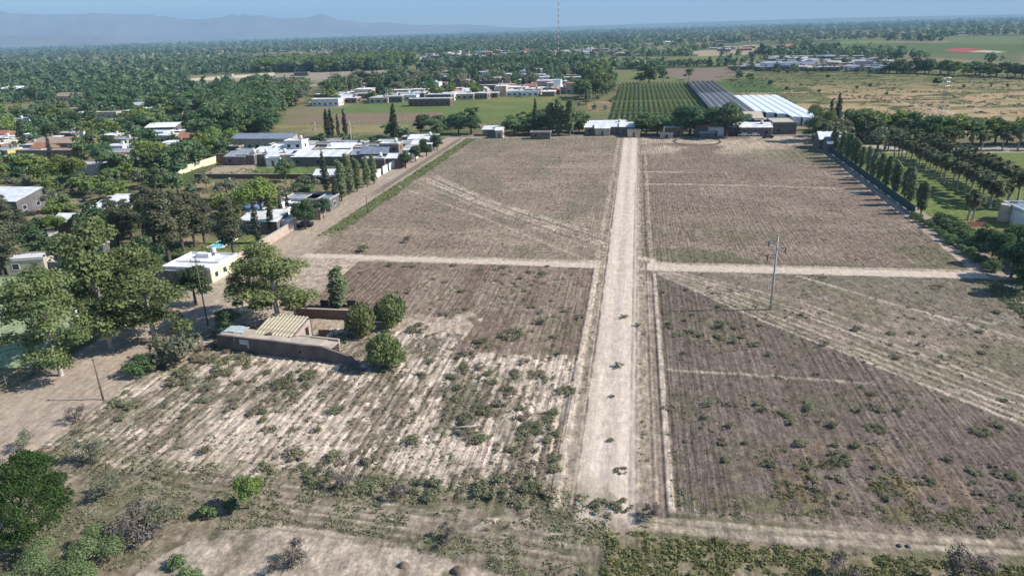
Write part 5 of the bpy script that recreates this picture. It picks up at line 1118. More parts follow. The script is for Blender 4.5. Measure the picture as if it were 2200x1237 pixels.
# ------------------------------------------------------------------ villages (houses too small to show parts)
VH = {}
def village_mesh(wl_, rf, form, seed):
    key = (wl_, rf, form)
    if key in VH: return VH[key]
    g = random.Random(seed); w_, d_, h = 10, 8, 3.4 if form != 'tall' else 6.2; mb = MB(); mb.box((0, 0, 0), (w_, d_, h))
    if form == 'gable':
        mb.add([(-5.2, -4.2, h), (5.2, -4.2, h), (5.2, 0, h + 1.7), (-5.2, 0, h + 1.7), (5.2, 4.2, h), (-5.2, 4.2, h)], [(0, 1, 2, 3), (3, 2, 4, 5), (0, 3, 5), (1, 4, 2)], 1)
    else:
        mb.box((0, 0, h + .003), (w_ + .5, d_ + .5, .25), m=1)
        mb.box((2, 1.5, h + .26), (1.2, 1.2, 1.2), m=0)
    for i in range(3): mb.box((-3.3 + i * 3.3, -4.02, .9), (1.4, .1, 1.3), m=2)
    for i in range(2): mb.box((5.02, -1.9 + i * 3.8, .9), (.1, 1.4, 1.3), m=2)
    VH[key] = mb.mesh('village_house', [M[wl_], M[rf], M['glass']]); return VH[key]
FARV = []
def village(pts, n, gap, s0, s1, where, group, seed, tall=.08, stuff=False, pal=0):
    g = random.Random(seed); pp = GP(*pts); xs = [p[0] for p in pp]; ys = [p[1] for p in pp]; got = []; tries = 0
    while len(got) < n and tries < n * 60:
        tries += 1; x, y = g.uniform(min(xs), max(xs)), g.uniform(min(ys), max(ys))
        if not inpoly(np.array(x), np.array(y), pp): continue
        if any(abs(x - a) < gap and abs(y - b) < gap * .8 for a, b in got): continue
        got.append((x, y)); OCC.append((x, y, 5)); q_ = math.hypot(x, y); OCC.append((x - x / q_ * 11, y - y / q_ * 11, 4.5))
        rf = g.choice([['membrane', 'white', 'white', 'tinlight', 'tinlight', 'tin', 'concrete', 'concrete', 'brownroof', 'membrane', 'tinlight', 'terra'], ['tin', 'slate', 'slate', 'concrete', 'concrete', 'tinlight', 'tin', 'white', 'concrete', 'brownroof']][pal]); wl_ = g.choice(['white', 'offwhite', 'tan', 'tan', 'greywall', 'pink', 'greywall']); fm = 'tall' if g.random() < tall else ('gable' if rf == 'terra' or g.random() < .15 else 'flat')
        if stuff: FARV.append((x, y, g.choice([0, 0, .1, -.12, math.pi / 2]), g.uniform(s0, s1), g.uniform(s0, s1), g.uniform(.85, 1.1), wl_, rf, fm)); continue
        o = link('house', village_mesh(wl_, rf, fm, seed), None, (x, y, -.03), g.choice([0, 0, .1, -.12, math.pi / 2]), (g.uniform(s0, s1), g.uniform(s0, s1), g.uniform(.85, 1.1)))
        tag(o, '%s%s roofed %s house in %s' % ('tall ' if fm == 'tall' else '', COLN[rf], COLN[wl_], where), 'house', group)
village([(680, 224), (860, 220), (1000, 214), (1240, 204), (1240, 188), (1000, 195), (860, 203), (690, 212)], 62, 7.5, .75, 1.35, 'the village behind the green field', 'houses of the village behind the green field', 21)
village([(900, 196), (1240, 186), (1240, 160), (1090, 158), (960, 168), (880, 180)], 34, 12, .8, 1.5, 'the back of the village among trees', 'houses at the back of the village', 22, .3)
village([(1575, 152), (1700, 154), (1960, 156), (1985, 151), (1900, 140), (1700, 138), (1600, 140)], 62, 9, .8, 1.5, 'the settlement beyond the scrubland', 'houses of the settlement beyond the scrubland', 23, .04, pal=1)
village([(1640, 136), (1880, 137), (1850, 126), (1680, 126)], 16, 22, 1.2, 2.6, 'the rear rows of the far settlement', 'rear houses of the far settlement', 24, 0, pal=1)
village([(860, 134), (1000, 126), (1340, 122), (1330, 108), (1000, 112), (880, 124)], 85, 15, 1.0, 1.9, 'the distant village under the radio mast', 'houses of the distant village under the mast', 25, .03, stuff=True)
village([(0, 300), (150, 262), (470, 235), (560, 200), (420, 200), (230, 215), (60, 262), (0, 270)], 20, 16, .7, 1.1, 'the woods left of the tan field', 'houses in the left woods', 29, 0)
village([(0, 345), (330, 330), (470, 330), (440, 290), (300, 300), (0, 300)], 16, 15, .6, .95, 'the leafy quarter left of the walled lawn', 'houses in the leafy quarter', 30, 0)
village([(1490, 108), (1560, 106), (1700, 100), (1700, 106), (1560, 112)], 10, 24, 1.0, 2.2, 'the hamlet by the far bare field', 'houses of the far hamlet', 26, 0)
for px, py, w_, d_, h, rf, wl_, lb in [(703, 213, 18, 8, 4, 'membrane', 'white', 'long white warehouse at the left end of the village'), (692, 221, 17, 3, 1.6, 'white', 'white', 'low white wall block before the long warehouse'), (948, 203, 14, 8, 5, 'membrane', 'brickw', 'wide white roofed brick factory in the village'), (925, 212, 26, 7, 4.2, 'membrane', 'brickw', 'long brick building fronting the green field'), (1676, 135, 34, 10, 6, 'white', 'white', 'long white arcaded building in the far settlement'), (1238, 166, 20, 11, 5, 'membrane', 'slate', 'pale blue hall at the right end of the village'), (1198, 172, 5, 7, 8, 'white', 'white', 'tall white tower block in the village'), (1400, 143, 28, 8, 4, 'brownroof', 'greywall', 'low dark farm shed behind the vineyard'), (1760, 120, 60, 12, 4, 'tinlight', 'offwhite', 'long pale shed at the rear of the far settlement')]:
    hpx(px, py, w_, d_, h, rf, wl_, lb, detail=False, floors=1, name='building', cat='building')
# ------------------------------------------------------------------ trees with a place of their own
for i, (px, py, top) in enumerate([(555, 522, 432), (585, 502, 425), (608, 486, 420), (622, 474, 418)]): tpx('cyp', px, py, top, ['nearest', 'second', 'third', 'farthest'][i] + ' of the four dark cypresses beside the pale street wall', name='cypress_tree', wide=1.1)
tpx('cyp', 702, 414, 326, 'dark cypress left of the tall poplars', name='cypress_tree', wide=1.2); tpx('cyp', 724, 442, 378, 'dark cypress at the foot of the tall poplars', name='cypress_tree', wide=1.5)
for i, (px, py, top) in enumerate([(735, 432, 345), (752, 418, 332), (768, 412, 340), (790, 402, 338), (804, 396, 334)]): tpx('pop', px, py, top, ORD[i] + ' poplar from the left in the tall clump beside the street', group='tall poplars beside the street', name='poplar_tree', wide=1.25)
for px, py, r, lb in [(556, 428, 52, 'big yellow green spreading tree beside the blue cover'), (145, 365, 40, 'yellow green tree below the brown hall')]: tcx('bright', px, py, r, lb, hz=.6)
for px, py, r, lb in [(652, 456, 28, 'dark round tree over the end of the pale street wall'), (692, 444, 19, 'round tree beside the street above the wall end'), (870, 340, 16, 'first round tree in the row along the far street'), (892, 327, 15, 'second round tree in the row along the far street'), (915, 314, 16, 'third round tree in the row along the far street'), (938, 303, 15, 'fourth round tree in the row along the far street'), (610, 362, 24, 'round green tree standing on the walled lawn')]: tcx('dark' if px != 610 else 'broad', px, py, r, lb, hz=.6)
for i, (px, py, top) in enumerate([(255, 528, 425), (285, 522, 430), (310, 512, 418), (335, 532, 402), (365, 562, 410), (395, 540, 412), (420, 530, 415), (440, 522, 420), (503, 552, 428)]): tpx('cas', px, py, top, ORD[i] + ' tall conifer from the left in the grove above the white flat house', group='conifer grove above the white flat house', name='conifer_tree', wide=1.25)
for i, (px, py, top, w_) in enumerate([(30, 540, 440, 1.5), (55, 520, 450, 1.3), (8, 590, 470, 1.6), (18, 500, 420, 1.4)]): tpx('cas', px, py, top, 'dark conifer at the left edge above the green pitch', group='dark conifers at the left edge', name='conifer_tree', wide=w_)
tcx('bright', 118, 480, 24, 'pale green palm-like tree in the left gardens', hz=.6); x, y = G(384, 712); tree('palm', x, y, 3.4, 'short palm with hanging dry orange fronds near the ruin', name='palm_tree', cat='palm', wide=1.3)
tpx('cyp', 55, 330, 262, 'dark narrow conifer among the left edge roofs', name='cypress_tree', wide=1.6); tpx('cyp', 112, 345, 290, 'leaning brown conifer below the brown hall', name='cypress_tree', wide=1.1); tpx('cyp', 310, 275, 235, 'brown dry conifer in the left woods', name='cypress_tree', wide=1.1)
for i, (px, py, top, w_) in enumerate([(706, 296, 238, 1.7), (714, 294, 236, 1.3), (728, 294, 246, 1.0), (743, 293, 235, 1.2), (848, 300, 226, 1.5)]): tpx('cyp', px, py, top, ['leftmost dark cypress of the group on the tan field', 'second dark cypress of the group on the tan field', 'thinnest dark cypress of the group on the tan field', 'right dark cypress of the group on the tan field', 'pointed dark tree alone before the green field'][i], name='cypress_tree', wide=w_)
# behind the back road
for px, py, top, k, w_, lb in [(905, 287, 247, 'dark', 1.3, 'dark tree left of the road corner'), (940, 290, 255, 'broad', 1.4, 'green tree left of the corner house'), (985, 288, 246, 'dark', 1.3, 'dark tree nearest left of the corner house'), (1012, 289, 250, 'dark', 1.4, 'round dark tree just left of the white corner house'), (1105, 290, 250, 'broad', 1.5, 'wide tree right of the white corner house'), (1135, 290, 254, 'broad', 1.5, 'second wide tree right of the corner house'), (1165, 288, 246, 'dark', 1.5, 'dark tree left of the tall poplar pair'),
        (1372, 288, 254, 'dark', 1.4, 'tree left of the road head trees'), (1388, 290, 246, 'broad', 1.5, 'green tree at the near end of the vineyard'), (1412, 289, 250, 'broad', 1.5, 'second tree at the near end of the vineyard'), (1482, 292, 228, 'dark', 1.5, 'large round tree before the shade house'), (1560, 293, 223, 'dark', 1.6, 'large round tree before the greenhouse'), (1466, 290, 246, 'dark', 1.2, 'smaller tree left of the large round one')]:
    tpx(k, px, py, top, lb, wide=w_)
for px, py, top, k, w_, lb in [(1150, 289, 214, 'cyp', .9, 'thin dark cypress behind the back road'), (1183, 290, 222, 'pop', 1.7, 'left poplar of the tall dark pair on the back road'), (1200, 290, 213, 'pop', 1.7, 'tallest poplar of the pair on the back road'), (1224, 291, 216, 'pop', 1.6, 'single tall poplar right of the pair'), (1797, 277, 201, 'cyp', 1.3, 'tall thin dark cypress above the fence corner'), (1781, 280, 214, 'cyp', 1.1, 'shorter dark cypress left of the tall thin one')]: tpx(k, px, py, top, lb, name='cypress_tree' if k == 'cyp' else 'poplar_tree', wide=w_)
tpx('euc', 1752, 302, 228, 'spreading tree with pale trunk at the fence corner', name='eucalyptus_tree', var=2, wide=1.5)
# poplars inside the net fence
g_ = random.Random(3)
for i in range(22):
    t = i / 21; x = 66.2 + g_.uniform(-.3, .9) + 1.6 * t; y = 169 + 98 * t + g_.uniform(-1.5, 1.5)
    tree('pop', x - 1.0, y, g_.uniform(6.2, 8.8), ORD[i] + ' poplar from the near end of the row inside the teal fence', group='poplars inside the net fence', name='poplar_tree', wide=g_.uniform(1.15, 1.6))
# palms
for r_, x0 in enumerate((82.6, 91.5)):
    for i in range(19):
        x, y = x0 + g_.uniform(-.3, .3), 176 + i * 3.75 + g_.uniform(-.6, .6)
        tree('palm', x, y, g_.uniform(7.2, 8.4), '%s palm from the near end in the %s file of the avenue' % (ORD[i], 'left' if r_ == 0 else 'right'), group='palm avenue', name='palm_tree', cat='palm', wide=g_.uniform(1.0, 1.15))
tpx('palm', 2079, 473, 410, 'left palm of the crossed pair alone on the lawn', name='palm_tree', cat='palm', wide=1.2); tpx('palm', 2090, 472, 414, 'right palm of the crossed pair alone on the lawn', name='palm_tree', cat='palm', wide=1.2)
for px, py, top in [(2140, 448, 395), (2163, 440, 385), (2125, 440, 388)]: tpx('palm', px, py, top, 'palm near the villa at the end of the avenue', group='palms near the villa', name='palm_tree', cat='palm', wide=1.2)
tpx('palm', 2166, 468, 432, 'low palm right beside the rounded villa tower', name='palm_tree', cat='palm', wide=1.4)
for i in range(16): tree('bright_lo' if i % 3 else 'broad_lo', 102 + i * 4.2 + g_.uniform(-1, 1), 268 + g_.uniform(-1, 2.5), g_.uniform(8, 10.5), ORD[i] + ' tree from the left in the row behind the pale strip', group='trees behind the pale strip', single=True, wide=1.15)
for i in range(20): tree(g_.choice(['dark_lo', 'broad_lo', 'bright_lo', 'bright_lo']), 82 + g_.uniform(0, 26), 268 + g_.uniform(0, 30), g_.uniform(6.5, 10), 'tree in the grove behind the palm avenue', group='grove behind the palm avenue', single=True, wide=1.1)
for i in range(12): tree('grey_lo', 70 + g_.uniform(0, 16), 252 + g_.uniform(0, 40), g_.uniform(5.5, 8), 'grey green tree left of the palm avenue head', group='trees left of the palm avenue head', single=True)
for i in range(10): tree('palm', 84 + i * 5.2 + g_.uniform(-1, 1), 257 + g_.uniform(-2, 2), g_.uniform(6, 8), ORD[i] + ' palm from the left in the cross row beyond the avenue', group='cross row of palms', name='palm_tree', cat='palm', wide=1.1)
# dark garden trees by the right lane
for i, (px, py, r, k) in enumerate([(2125, 508, 24, 'broad'), (2152, 532, 30, 'dark'), (2180, 560, 34, 'dark'), (2195, 525, 34, 'dark'), (2210, 585, 38, 'dark'), (2136, 530, 20, 'dark'), (2232, 555, 45, 'dark'), (2180, 503, 20, 'broad')]): tcx(k, px, py, r, ORD[i] + ' tree counted in the dense clump beside the right lane', group='dense trees beside the right lane', hz=.5, wide=1.1)
for i in range(15): tree('greenshrub', 62.6 + g_.uniform(-.5, .5) - .0, 128 + i * 2.6 + g_.uniform(-.6, .6), g_.uniform(.9, 1.6), 'low hedge bush on the field side of the right lane', group='hedge bushes by the right lane', name='hedge_bush', cat='bush', wide=1.2)
for i in range(9): tree('greenshrub', 66.6 + g_.uniform(-.4, .5), 141 + i * 2.5, g_.uniform(1.3, 2.2), 'clipped hedge bush between lane and lawn', group='hedge between lane and lawn', name='hedge_bush', cat='bush', wide=1.3)
# scrubland trees and bushes
tcx('dark_lo', 2015, 173, 12, 'single dark bush on the scrubland beside the pylon', hz=.5, single=True, name='bush', cat='bush')
for i, (px, py) in enumerate([(1778, 165), (1870, 184), (1720, 182), (1840, 188), (2070, 186), (2130, 182), (2165, 184), (1760, 196), (1905, 200), (1690, 190)]): tcx('dark_lo', px, py, 5, 'small dark bush scattered on the green scrubland', group='small bushes on the scrubland', hz=.5, single=True, name='bush', cat='bush')
for i, (px, py, r) in enumerate([(1590, 162, 12), (1612, 168, 12), (1655, 180, 9), (1395, 160, 26), (1410, 150, 22), (1375, 168, 14), (1425, 165, 16), (1480, 160, 14)]): tcx('broad_lo', px, py, r, 'green tree near the far end of the vineyard', group='trees near the far end of the vineyard', hz=.5, single=True)
for i in range(34):
    x, y = G(1640 + i * 18 + g_.uniform(-6, 6), 158 + .0 * i + g_.uniform(-2, 1) + (max(0, 1640 + i * 18 - 1950) * .045)); tree(g_.choice(['dark_lo', 'broad_lo', 'bright_lo']) if i > 14 else 'broad_lo', x, y, g_.uniform(8, 12) if i > 14 else g_.uniform(3, 5), 'tree in the line edging the far side of the scrubland', group='tree line beyond the scrubland', single=True, wide=1.35)

# ------------------------------------------------------------------ woods among the houses: scattered trees
OA = np.array(OCC)
def scatter(polypx, spacing, seed):
    g = np.random.default_rng(seed); pp = np.array(GP(*polypx)); x0, y0 = pp.min(0); x1, y1 = pp.max(0)
    nx_, ny_ = int((x1 - x0) / spacing), int((y1 - y0) / spacing); out = []
    gx, gy = np.meshgrid(np.arange(nx_ + 1), np.arange(ny_ + 1)); px = x0 + (gx + g.random(gx.shape)) * spacing; py = y0 + (gy + g.random(gy.shape)) * spacing
    px, py = px.ravel(), py.ravel(); k = inpoly(px, py, [tuple(p) for p in pp]); return px[k], py[k], g
ZON = [  # outline, spacing, height range, kinds, share kept, where
    ([(0, 390), (360, 388), (430, 405), (690, 408), (640, 455), (520, 470), (240, 470), (-160, 560), (-160, 400)], 7.0, (2.5, 6.5), ['broad_lo', 'grey_lo', 'grey_lo', 'bright_lo'], .50, 'in the gardens left of the street'),
    ([(-160, 560), (240, 470), (330, 530), (250, 565), (-160, 600)], 7.0, (4, 8.5), ['broad_lo', 'dark_lo', 'grey_lo'], .7, 'above the green pitch'),
    ([(-160, 250), (560, 248), (560, 290), (480, 342), (380, 378), (360, 392), (-160, 400)], 8.5, (5, 9.5), ['broad_lo', 'broad_lo', 'dark_lo', 'bright_lo'], .74, 'among the left hand houses'),
    ([(130, 236), (190, 222), (420, 195), (640, 190), (660, 205), (600, 250), (560, 250), (-160, 250), (60, 250)], 9.0, (6, 11), ['broad_lo', 'dark_lo', 'broad_lo'], .88, 'in the left woods'),
    ([(-160, 225), (0, 215), (0, 190), (230, 185), (360, 186), (420, 195), (190, 222), (120, 220), (0, 225)], 11, (7, 11), ['broad_lo', 'dark_lo'], .7, 'at the edge of the far left farmland'),
    ([(480, 205), (575, 190), (590, 250), (580, 288), (470, 290), (455, 250)], 6.5, (9, 13), ['dark_lo', 'dark_lo', 'broad_lo'], .95, 'in the dark grove left of the tan field'),
    ([(560, 195), (655, 188), (665, 215), (590, 265)], 7, (8, 12), ['pop_lo', 'grey_lo', 'broad_lo'], .9, 'in the poplar belt left of the tan field'),
    ([(690, 212), (860, 203), (1000, 195), (1240, 188), (1240, 205), (860, 220), (680, 222)], 9, (5, 9), ['broad_lo', 'dark_lo', 'bright_lo'], .8, 'between the village houses'),
    ([(690, 210), (720, 180), (800, 175), (960, 165), (1090, 158), (1240, 160), (1240, 186), (900, 200)], 11, (7, 12), ['broad_lo', 'dark_lo', 'pop_lo', 'grey_lo'], .75, 'behind the village'),
    ([(1245, 225), (1240, 160), (1290, 150), (1330, 178), (1310, 200), (1270, 225)], 9, (8, 13), ['broad_lo', 'pop_lo', 'bright_lo'], .75, 'between village and vineyard'),
    ([(900, 165), (1000, 150), (1110, 146), (1240, 146), (1240, 160), (1090, 158), (960, 168)], 11, (9, 15), ['broad_lo', 'dark_lo', 'pop_lo'], .8, 'on the far side of the village'),
    ([(870, 300), (950, 288), (1030, 280), (1030, 262), (1000, 262), (860, 292)], 8, (4, 8), ['broad_lo', 'dark_lo'], .85, 'at the corner of the back road'),
    ([(1088, 289), (1255, 289), (1255, 270), (1100, 268)], 6.5, (5, 9), ['dark_lo', 'broad_lo'], .8, 'in the dark belt behind the back road'),
    ([(1365, 287), (1650, 287), (1630, 268), (1365, 266)], 7.5, (4, 7.5), ['dark_lo', 'broad_lo'], .75, 'between the back road houses'),
    ([(640, 300), (870, 292), (870, 340), (640, 340)], 10, (3, 6.5), ['broad_lo', 'dark_lo'], .45, 'squeezed between the crowded roofs'),
    ([(1570, 158), (1990, 156), (1900, 128), (1600, 130)], 16, (5, 9), ['broad_lo', 'dark_lo'], .5, 'between the far settlement houses'),
    ([(545, 155), (600, 140), (830, 128), (900, 140), (820, 152), (700, 155)], 9, (11, 16), ['dark_lo', 'broad_lo', 'bright_lo'], .97, 'in the dense wood behind the bare lot'),
    ([(1240, 235), (1260, 200), (1325, 190), (1312, 260), (1250, 262)], 12, (2, 4), ['grey_lo', 'broad_lo'], .5, 'on the weedy plot left of the vineyard')]
TREES = []
for zi, (pl, sp, hr, kinds, keep, where) in enumerate(ZON):
    px, py, g = scatter(pl, sp, 700 + zi); my, mx = np.median(py), np.median(px)
    for x, y in zip(px, py):
        if g.random() > keep: continue
        h = g.uniform(*hr)
        if len(OA) and (np.hypot(OA[:, 0] - x, OA[:, 1] - y) < OA[:, 2] + h * .16).any(): continue
        TREES.append((math.hypot(x, y) / h, x, y, h, kinds[g.integers(len(kinds))], where, ('near ' if y < my else 'far ') + ('left' if x < mx else 'right')))
TREES.sort()
CNT = {}; REST = []
NM = {'broad_lo': ('broadleaf_tree', 'green tree'), 'dark_lo': ('dark_broadleaf_tree', 'dark green tree'), 'grey_lo': ('olive_tree', 'grey green tree'), 'bright_lo': ('light_green_tree', 'light green tree'), 'pop_lo': ('poplar_tree', 'slim poplar')}
for dist_, x, y, h, k, where, bit in TREES:
    if CNT.get(k, 0) < (175 if k == 'broad_lo' else 280):
        CNT[k] = CNT.get(k, 0) + 1; nm, lb = NM[k]
        tree(k, x, y, h, '%s %s %s' % ('tall' if h > 9 else ('low' if h < 5 else 'middling'), lb, where) + ', ' + bit, group='%ss %s' % (lb, where), name=nm, single=True, wide=rnd.uniform(.95, 1.35) if k != 'pop_lo' else 1.2)
    else: REST.append((x, y, h * .42 if k != 'pop_lo' else h * .16, h, rnd.uniform(.1, .8), 0.0))
if REST: tag(clumps('wood', REST, 'far', 60, .34, 31, low=False), 'mass of smaller trees between the houses and fields', 'trees', kind='stuff')

# ------------------------------------------------------------------ far woods to the horizon
EX = [GP(*p) for p in [[(360, 186), (480, 162), (700, 155), (830, 150), (800, 180), (640, 188), (420, 192)], [(820, 142), (980, 128), (1000, 140), (860, 152)], [(1110, 135), (1340, 122), (1700, 120), (1560, 140), (1260, 144), (1120, 144)], [(1480, 112), (1620, 96), (1730, 108), (1600, 118), (1500, 122)], [(1760, 100), (1960, 94), (2200, 96), (2260, 125), (1900, 116), (1740, 108)],
     [(2000, 82), (2200, 78), (2300, 96), (2060, 94)], [(1900, 112), (2040, 116), (2300, 112), (2300, 140), (1960, 122)], [(1420, 165), (1430, 146), (1570, 143), (1600, 158), (1545, 172), (1490, 172)], [(860, 134), (1000, 126), (1340, 122), (1330, 110), (1000, 114), (880, 126)], [(1555, 158), (2000, 158), (1900, 126), (1600, 128)], [(1330, 108), (1470, 104), (1470, 114), (1340, 117)], [(1800, 88), (1900, 86), (1920, 92), (1780, 96)]]]
g = np.random.default_rng(77); FAR = [[], [], []]; d = 540.0
while d < 13500:
    sp = max(9.5, d * .0125); n = int(1.75 * d / sp); az = YAW + (np.arange(n) / n - .5) * 1.75 + g.normal(size=n) * .4 / n; dd = d + (g.random(n) - .5) * sp
    x = np.sin(az) * dd; y = np.cos(az) * dd; dens = fbm(x / 420, y / 110, 201) + .3 * (fbm(x / 60, y / 60, 203) - .5) + .05 * (x < -100) - .05 * (x > 100)
    keep = dens > (.465 if d < 1600 else .455 if d < 4000 else .42); keep &= g.random(n) < .92
    if d < 760: keep &= (y > 560) & ((x < -330) | ((y > 690) & (x < -60)))
    keep &= ~((x > -60) & (x < 330) & (y < 660))
    for e in EX: keep &= ~inpoly(x, y, e)
    k = 0 if d < 1500 else (1 if d < 4000 else 2); hh = (4.5 + 9 * g.random(n)) * (1 if d < 4000 else 1.2); tall = g.random(n) < .14; hh = np.where(tall, hh * 1.35, hh); rr = np.where(tall, hh * .17, hh * (.36 + .42 * g.random(n) ** 1.5)) * (1 + max(0, d - 1500) / 5000)
    tint = np.clip(.38 + 1.1 * (fbm(x / 70, y / 70, 205) - .5) + .55 * (g.random(n) - .5), 0, .95)
    for a in np.nonzero(keep)[0]: FAR[k].append((x[a], y[a], rr[a], hh[a], tint[a], 0.0))
    d += sp
for k, (nq, ls) in enumerate(((22, .48), (12, .62), (7, .8))): tag(clumps('wood', FAR[k], 'far', nq, ls, 40 + k, low=False), ['mixed woodland across the middle distance', 'distant woodland on the plain', 'farthest woodland strip below the horizon'][k], 'woodland', kind='stuff')
# far single houses glinting in the woods
village([(0, 175), (560, 140), (800, 125), (820, 100), (400, 112), (0, 135)], 80, 24, 1.0, 2.2, 'the woods of the far left plain', 'far houses in the left woods', 27, 0, stuff=True)
village([(1340, 100), (2200, 70), (2200, 62), (1340, 80)], 20, 60, 2.0, 5.0, 'the far right plain', 'far houses on the right plain', 28, 0, stuff=True)
slots = sorted({a for f in FARV for a in f[6:8]}) + ['glass']; mb = MB()
for x, y, rz, sx, sy, sz, wl_, rf, fm in FARV:
    me = village_mesh(wl_, rf, fm, 0); mm = [slots.index(wl_), slots.index(rf), len(slots) - 1]; ca, sa = math.cos(rz), math.sin(rz); b = len(mb.V)
    mb.V += [(x + ca * v.co.x * sx - sa * v.co.y * sy, y + sa * v.co.x * sx + ca * v.co.y * sy, v.co.z * sz) for v in me.vertices]
    for p in me.polygons: mb.F.append(tuple(b + i for i in p.vertices)); mb.M.append(mm[p.material_index])
tag(mb.build('distant_houses', [M[a] for a in slots]), 'scattered houses of the distant villages on the plain', 'houses', kind='stuff')

# ------------------------------------------------------------------ weeds in the fields
g = np.random.default_rng(90)
def field_pts(n, mask_fn, rr, hh, seed, tint=(.2, .8)):
    q = np.random.default_rng(seed); x = q.uniform(-69, 64, n); y = 40 + 250 * q.random(n) ** 1.6; k = mask_fn(x, y, q); x, y = x[k], y[k]; m_ = len(x)
    r = rr[0] + (rr[1] - rr[0]) * q.random(m_) ** 2; return np.stack([x, y, r, r * (hh[0] + (hh[1] - hh[0]) * q.random(m_)), q.uniform(*tint, m_), gz(x, y) - .02], -1)
def at(Mk, x, y):
    j = np.clip(np.searchsorted(XL, x), 0, nx - 1); i = np.clip(np.searchsorted(YL, y), 0, ny - 1); return Mk[i, j]
roadm = (main_s > .3) | (cross_s > .3) | (street_s > .6) | (dk > .3)
W1 = field_pts(85000, lambda x, y, q: at(LLl, x, y) & (at(STREAK, x, y) * 1.0 + .03 > q.random(len(x))) , (.12, .34), (.3, .6), 301)
W2 = field_pts(60000, lambda x, y, q: at(LLl | LLu | LR | LRt, x, y) & (fbm(x / 5, y / 5, 303) + .5 * (fbm(x / 1.5, y / 2.5, 304) - .5) > .575 - .06 * (y < 60) - .03 * at(LLl, x, y)), (.12, .36), (.35, .7), 302)
W3 = field_pts(120000, lambda x, y, q: at(UL | UR, x, y) & (fbm(x / 6, y / 5, 305) + .55 * (vn(x / 1.6, y / 1.6, 306) - .5) > .60 + .02 * (y > 200)), (.12, .34), (.3, .6), 307)
W4 = field_pts(60000, lambda x, y, q: at(LR | LLu | LRt, x, y) & (q.random(len(x)) < .26), (.08, .20), (.5, 1.0), 308)
WB = field_pts(60000, lambda x, y, q: (y < 56) & (x < 0) & ~at(roadm, x, y) & (fbm(x / 3, y / 1.0, 309) > .50) & ~inpoly(x, y, CLEARING), (.12, .34), (.4, .9), 310)
VGm = (vg > .4) | (vg2 > .4)
WV = field_pts(60000, lambda x, y, q: at(VGm, x, y) & (q.random(len(x)) < .8), (.25, .7), (.4, .9), 311)
ROADW = field_pts(60000, lambda x, y, q: (((np.abs(x + 5.3) < .5) | (np.abs(x - 2.1) < .6)) & (vn(x, y / 3, 312) > .55)), (.14, .40), (.4, .8), 313)
def band(n, x0, x1, y0, y1, rr, hh, seed, noise=None):
    q = np.random.default_rng(seed); x = q.uniform(x0, x1, n); y = q.uniform(y0, y1, n)
    if noise: k = fbm(x / noise[0], y / noise[0], seed) > noise[1]; x, y = x[k], y[k]
    r = rr[0] + (rr[1] - rr[0]) * q.random(len(x)); return np.stack([x, y, r, r * (hh[0] + (hh[1] - hh[0]) * q.random(len(x))), q.uniform(.1, .95, len(x)), gz(x, y) - .02], -1)
WB = band(14000, -64, -1, 40, 56.5, (.10, .30), (.4, .9), 324, (2.0, .46)); WB = WB[~inpoly(WB[:, 0], WB[:, 1], CLEARING)]
WLN = band(2600, 57.5, 65, 92, 123, (.25, .6), (.5, 1.0), 321, (2.5, .42))
WBR = band(4600, -1.5, 45, 40, 51.3, (.18, .42), (.5, 1.0), 320, (2.5, .30))
W5 = band(2600, 14, 31, 56, 66, (.10, .26), (.4, .8), 323, (2.2, .50))
CL = field_pts(150000, lambda x, y, q: at(LR | LLu | LLl | LRt, x, y) & (q.random(len(x)) < .55), (.05, .15), (.5, .9), 331, (.0, 1.0))
CL2 = field_pts(24000, lambda x, y, q: at(UL | UR, x, y), (.08, .2), (.5, .9), 332, (.0, 1.0))
for nm, P_, lm, k, ls, lb in [('dry_weeds', W1[::2], 'weedbrown', 7, .42, 'dry brown weeds lying in streaks over the pale field'), ('streak_weeds', W1[1::2], 'weeddark', 7, .42, 'dull green weeds lying in streaks over the pale field'), ('yellow_weeds', W5, 'weedyellow', 6, .45, 'patch of yellowed weeds in the lower right field'), ('weeds', W2, 'weed', 7, .42, 'green weed tufts in patches over the near fields'), ('field_weeds', W3, 'weedbrown', 5, .5, 'sparse weed tufts on the two far ploughed fields'), ('stubble', W4, 'weedbrown', 5, .45, 'thin dry stubble between the plough lines'), ('scrub', WB, 'weed', 7, .4, 'low scrub along the tyre tracks at the bottom'),
                              ('verge_weeds', WV, 'verge', 6, .45, 'green weeds along the street verge'), ('roadside_weeds', ROADW, 'weed', 6, .42, 'weeds lining both edges of the dirt road'), ('soil_clods', np.concatenate([CL, CL2]), 'clod', 4, .75, 'loose clods of earth strewn over the fields'), ('lane_weeds', WLN, 'weed', 9, .38, 'green weeds at the near end of the right lane'), ('tall_weeds', WBR, 'weedyellow', 16, .32, 'dense yellow green tall weeds along the bottom right')]:
    tag(clumps(nm, P_, lm, k, ls, len(nm) * 13), lb, 'clods' if 'clod' in nm else 'weeds', kind='stuff')
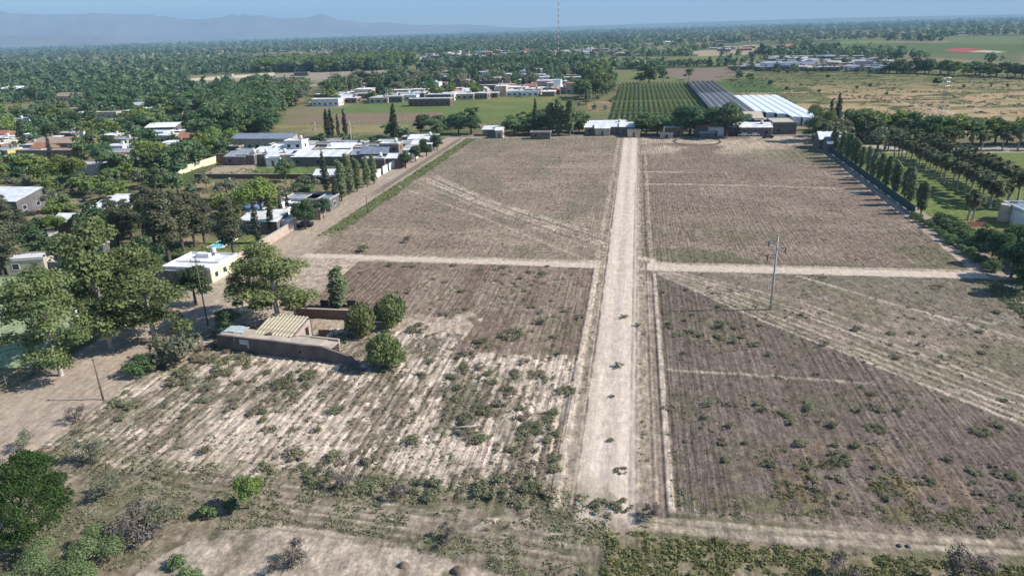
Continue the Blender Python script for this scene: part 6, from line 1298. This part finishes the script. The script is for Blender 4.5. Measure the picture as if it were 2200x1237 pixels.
# grass and scrub tufts in the yards and on the scrubland
q = np.random.default_rng(95); n = 16000; x = q.uniform(-160, -79, n); y = q.uniform(60, 300, n); k = (fbm(x / 8, y / 8, 96) > .47) & ~at(turf, x, y); x, y = x[k], y[k]; r = .25 + .5 * q.random(len(x)) ** 2
tag(clumps('yard_grass', np.stack([x, y, r, r * .7, q.uniform(.2, .9, len(x)), 0 * x - .02], -1), 'weed', 5, .5, 33), 'rough grass tufts in the left yards', 'grass', kind='stuff')
n = 14000; x = q.uniform(66, 330, n); y = q.uniform(290, 650, n); k = fbm(x / 16, y / 9, 97) > .52; x, y = x[k], y[k]; r = .4 + 1.0 * q.random(len(x)) ** 2
tag(clumps('scrub_tufts', np.stack([x, y, r, r * .6, q.uniform(.1, .9, len(x)), 0 * x - .02], -1), 'weed', 5, .5, 34), 'scattered tufts over the scrubland right of the greenhouse', 'scrub', kind='stuff')
# single weed bushes big enough to pick out
g = random.Random(9); cnt = 0
BZ = [(lambda x, y: bool(at(LLl, x, y)), 150, 'low weed bush in the pale streaked field', 'weed bushes in the pale field', (.3, .62)), (lambda x, y: bool(at(LLu, x, y)), 60, 'low weed bush in the brown field above the pale one', 'weed bushes in the brown field', (.22, .45)), (lambda x, y: bool(at(LR, x, y)), 70, 'weed bush between plough lines of the lower right field', 'small weed bushes of the lower right field', (.22, .45)), (lambda x, y: bool(at(LRt, x, y)), 40, 'low weed bush among the wheel ruts', 'weed bushes among the ruts', (.22, .45))]
for fn, n, lb, gr, hr in BZ:
    c = 0
    for _ in range(6000):
        x, y = g.uniform(-64, 61), g.uniform(53, 124)
        if fn(x, y) and fbm(np.array([x / 7]), np.array([y / 7]), 330)[0] > .46:
            tree(g.choice(['weedbush', 'weedbush', 'weedbrown']), x, y, (hq := g.uniform(*hr)), '%s %s, %s' % ('larger' if hq > sum(hr) / 2 else 'smaller', lb, ('towards the street' if x < -42 else 'in the middle' if x < -24 else 'towards the road') if x < 0 else ('towards the road' if x < 18 else 'in the middle' if x < 34 else 'towards the right edge')), group=gr, name='weed_bush', cat='weed', wide=g.uniform(1.1, 2.1), single=True); c += 1
            if c >= n: break

# ------------------------------------------------------------------ air
mb = MB(); mb.box((0, 0, -5), (50500, 50500, 905)); hz = mb.build('haze', [bpy.data.materials.new('haze_air')])
hm = hz.data.materials[0]; hm.use_nodes = True; n_ = hm.node_tree
for nd in list(n_.nodes):
    if nd.type == 'BSDF_PRINCIPLED': n_.nodes.remove(nd)
pv = n_.nodes.new('ShaderNodeVolumePrincipled'); pv.inputs['Color'].default_value = (.46, .735, 1.0, 1); pv.inputs['Density'].default_value = 1.08e-4; pv.inputs['Anisotropy'].default_value = 0.0
n_.links.new(pv.outputs[0], n_.nodes['Material Output'].inputs['Volume'])
tag(hz, 'thin bluish air over the whole plain', 'haze', kind='stuff')
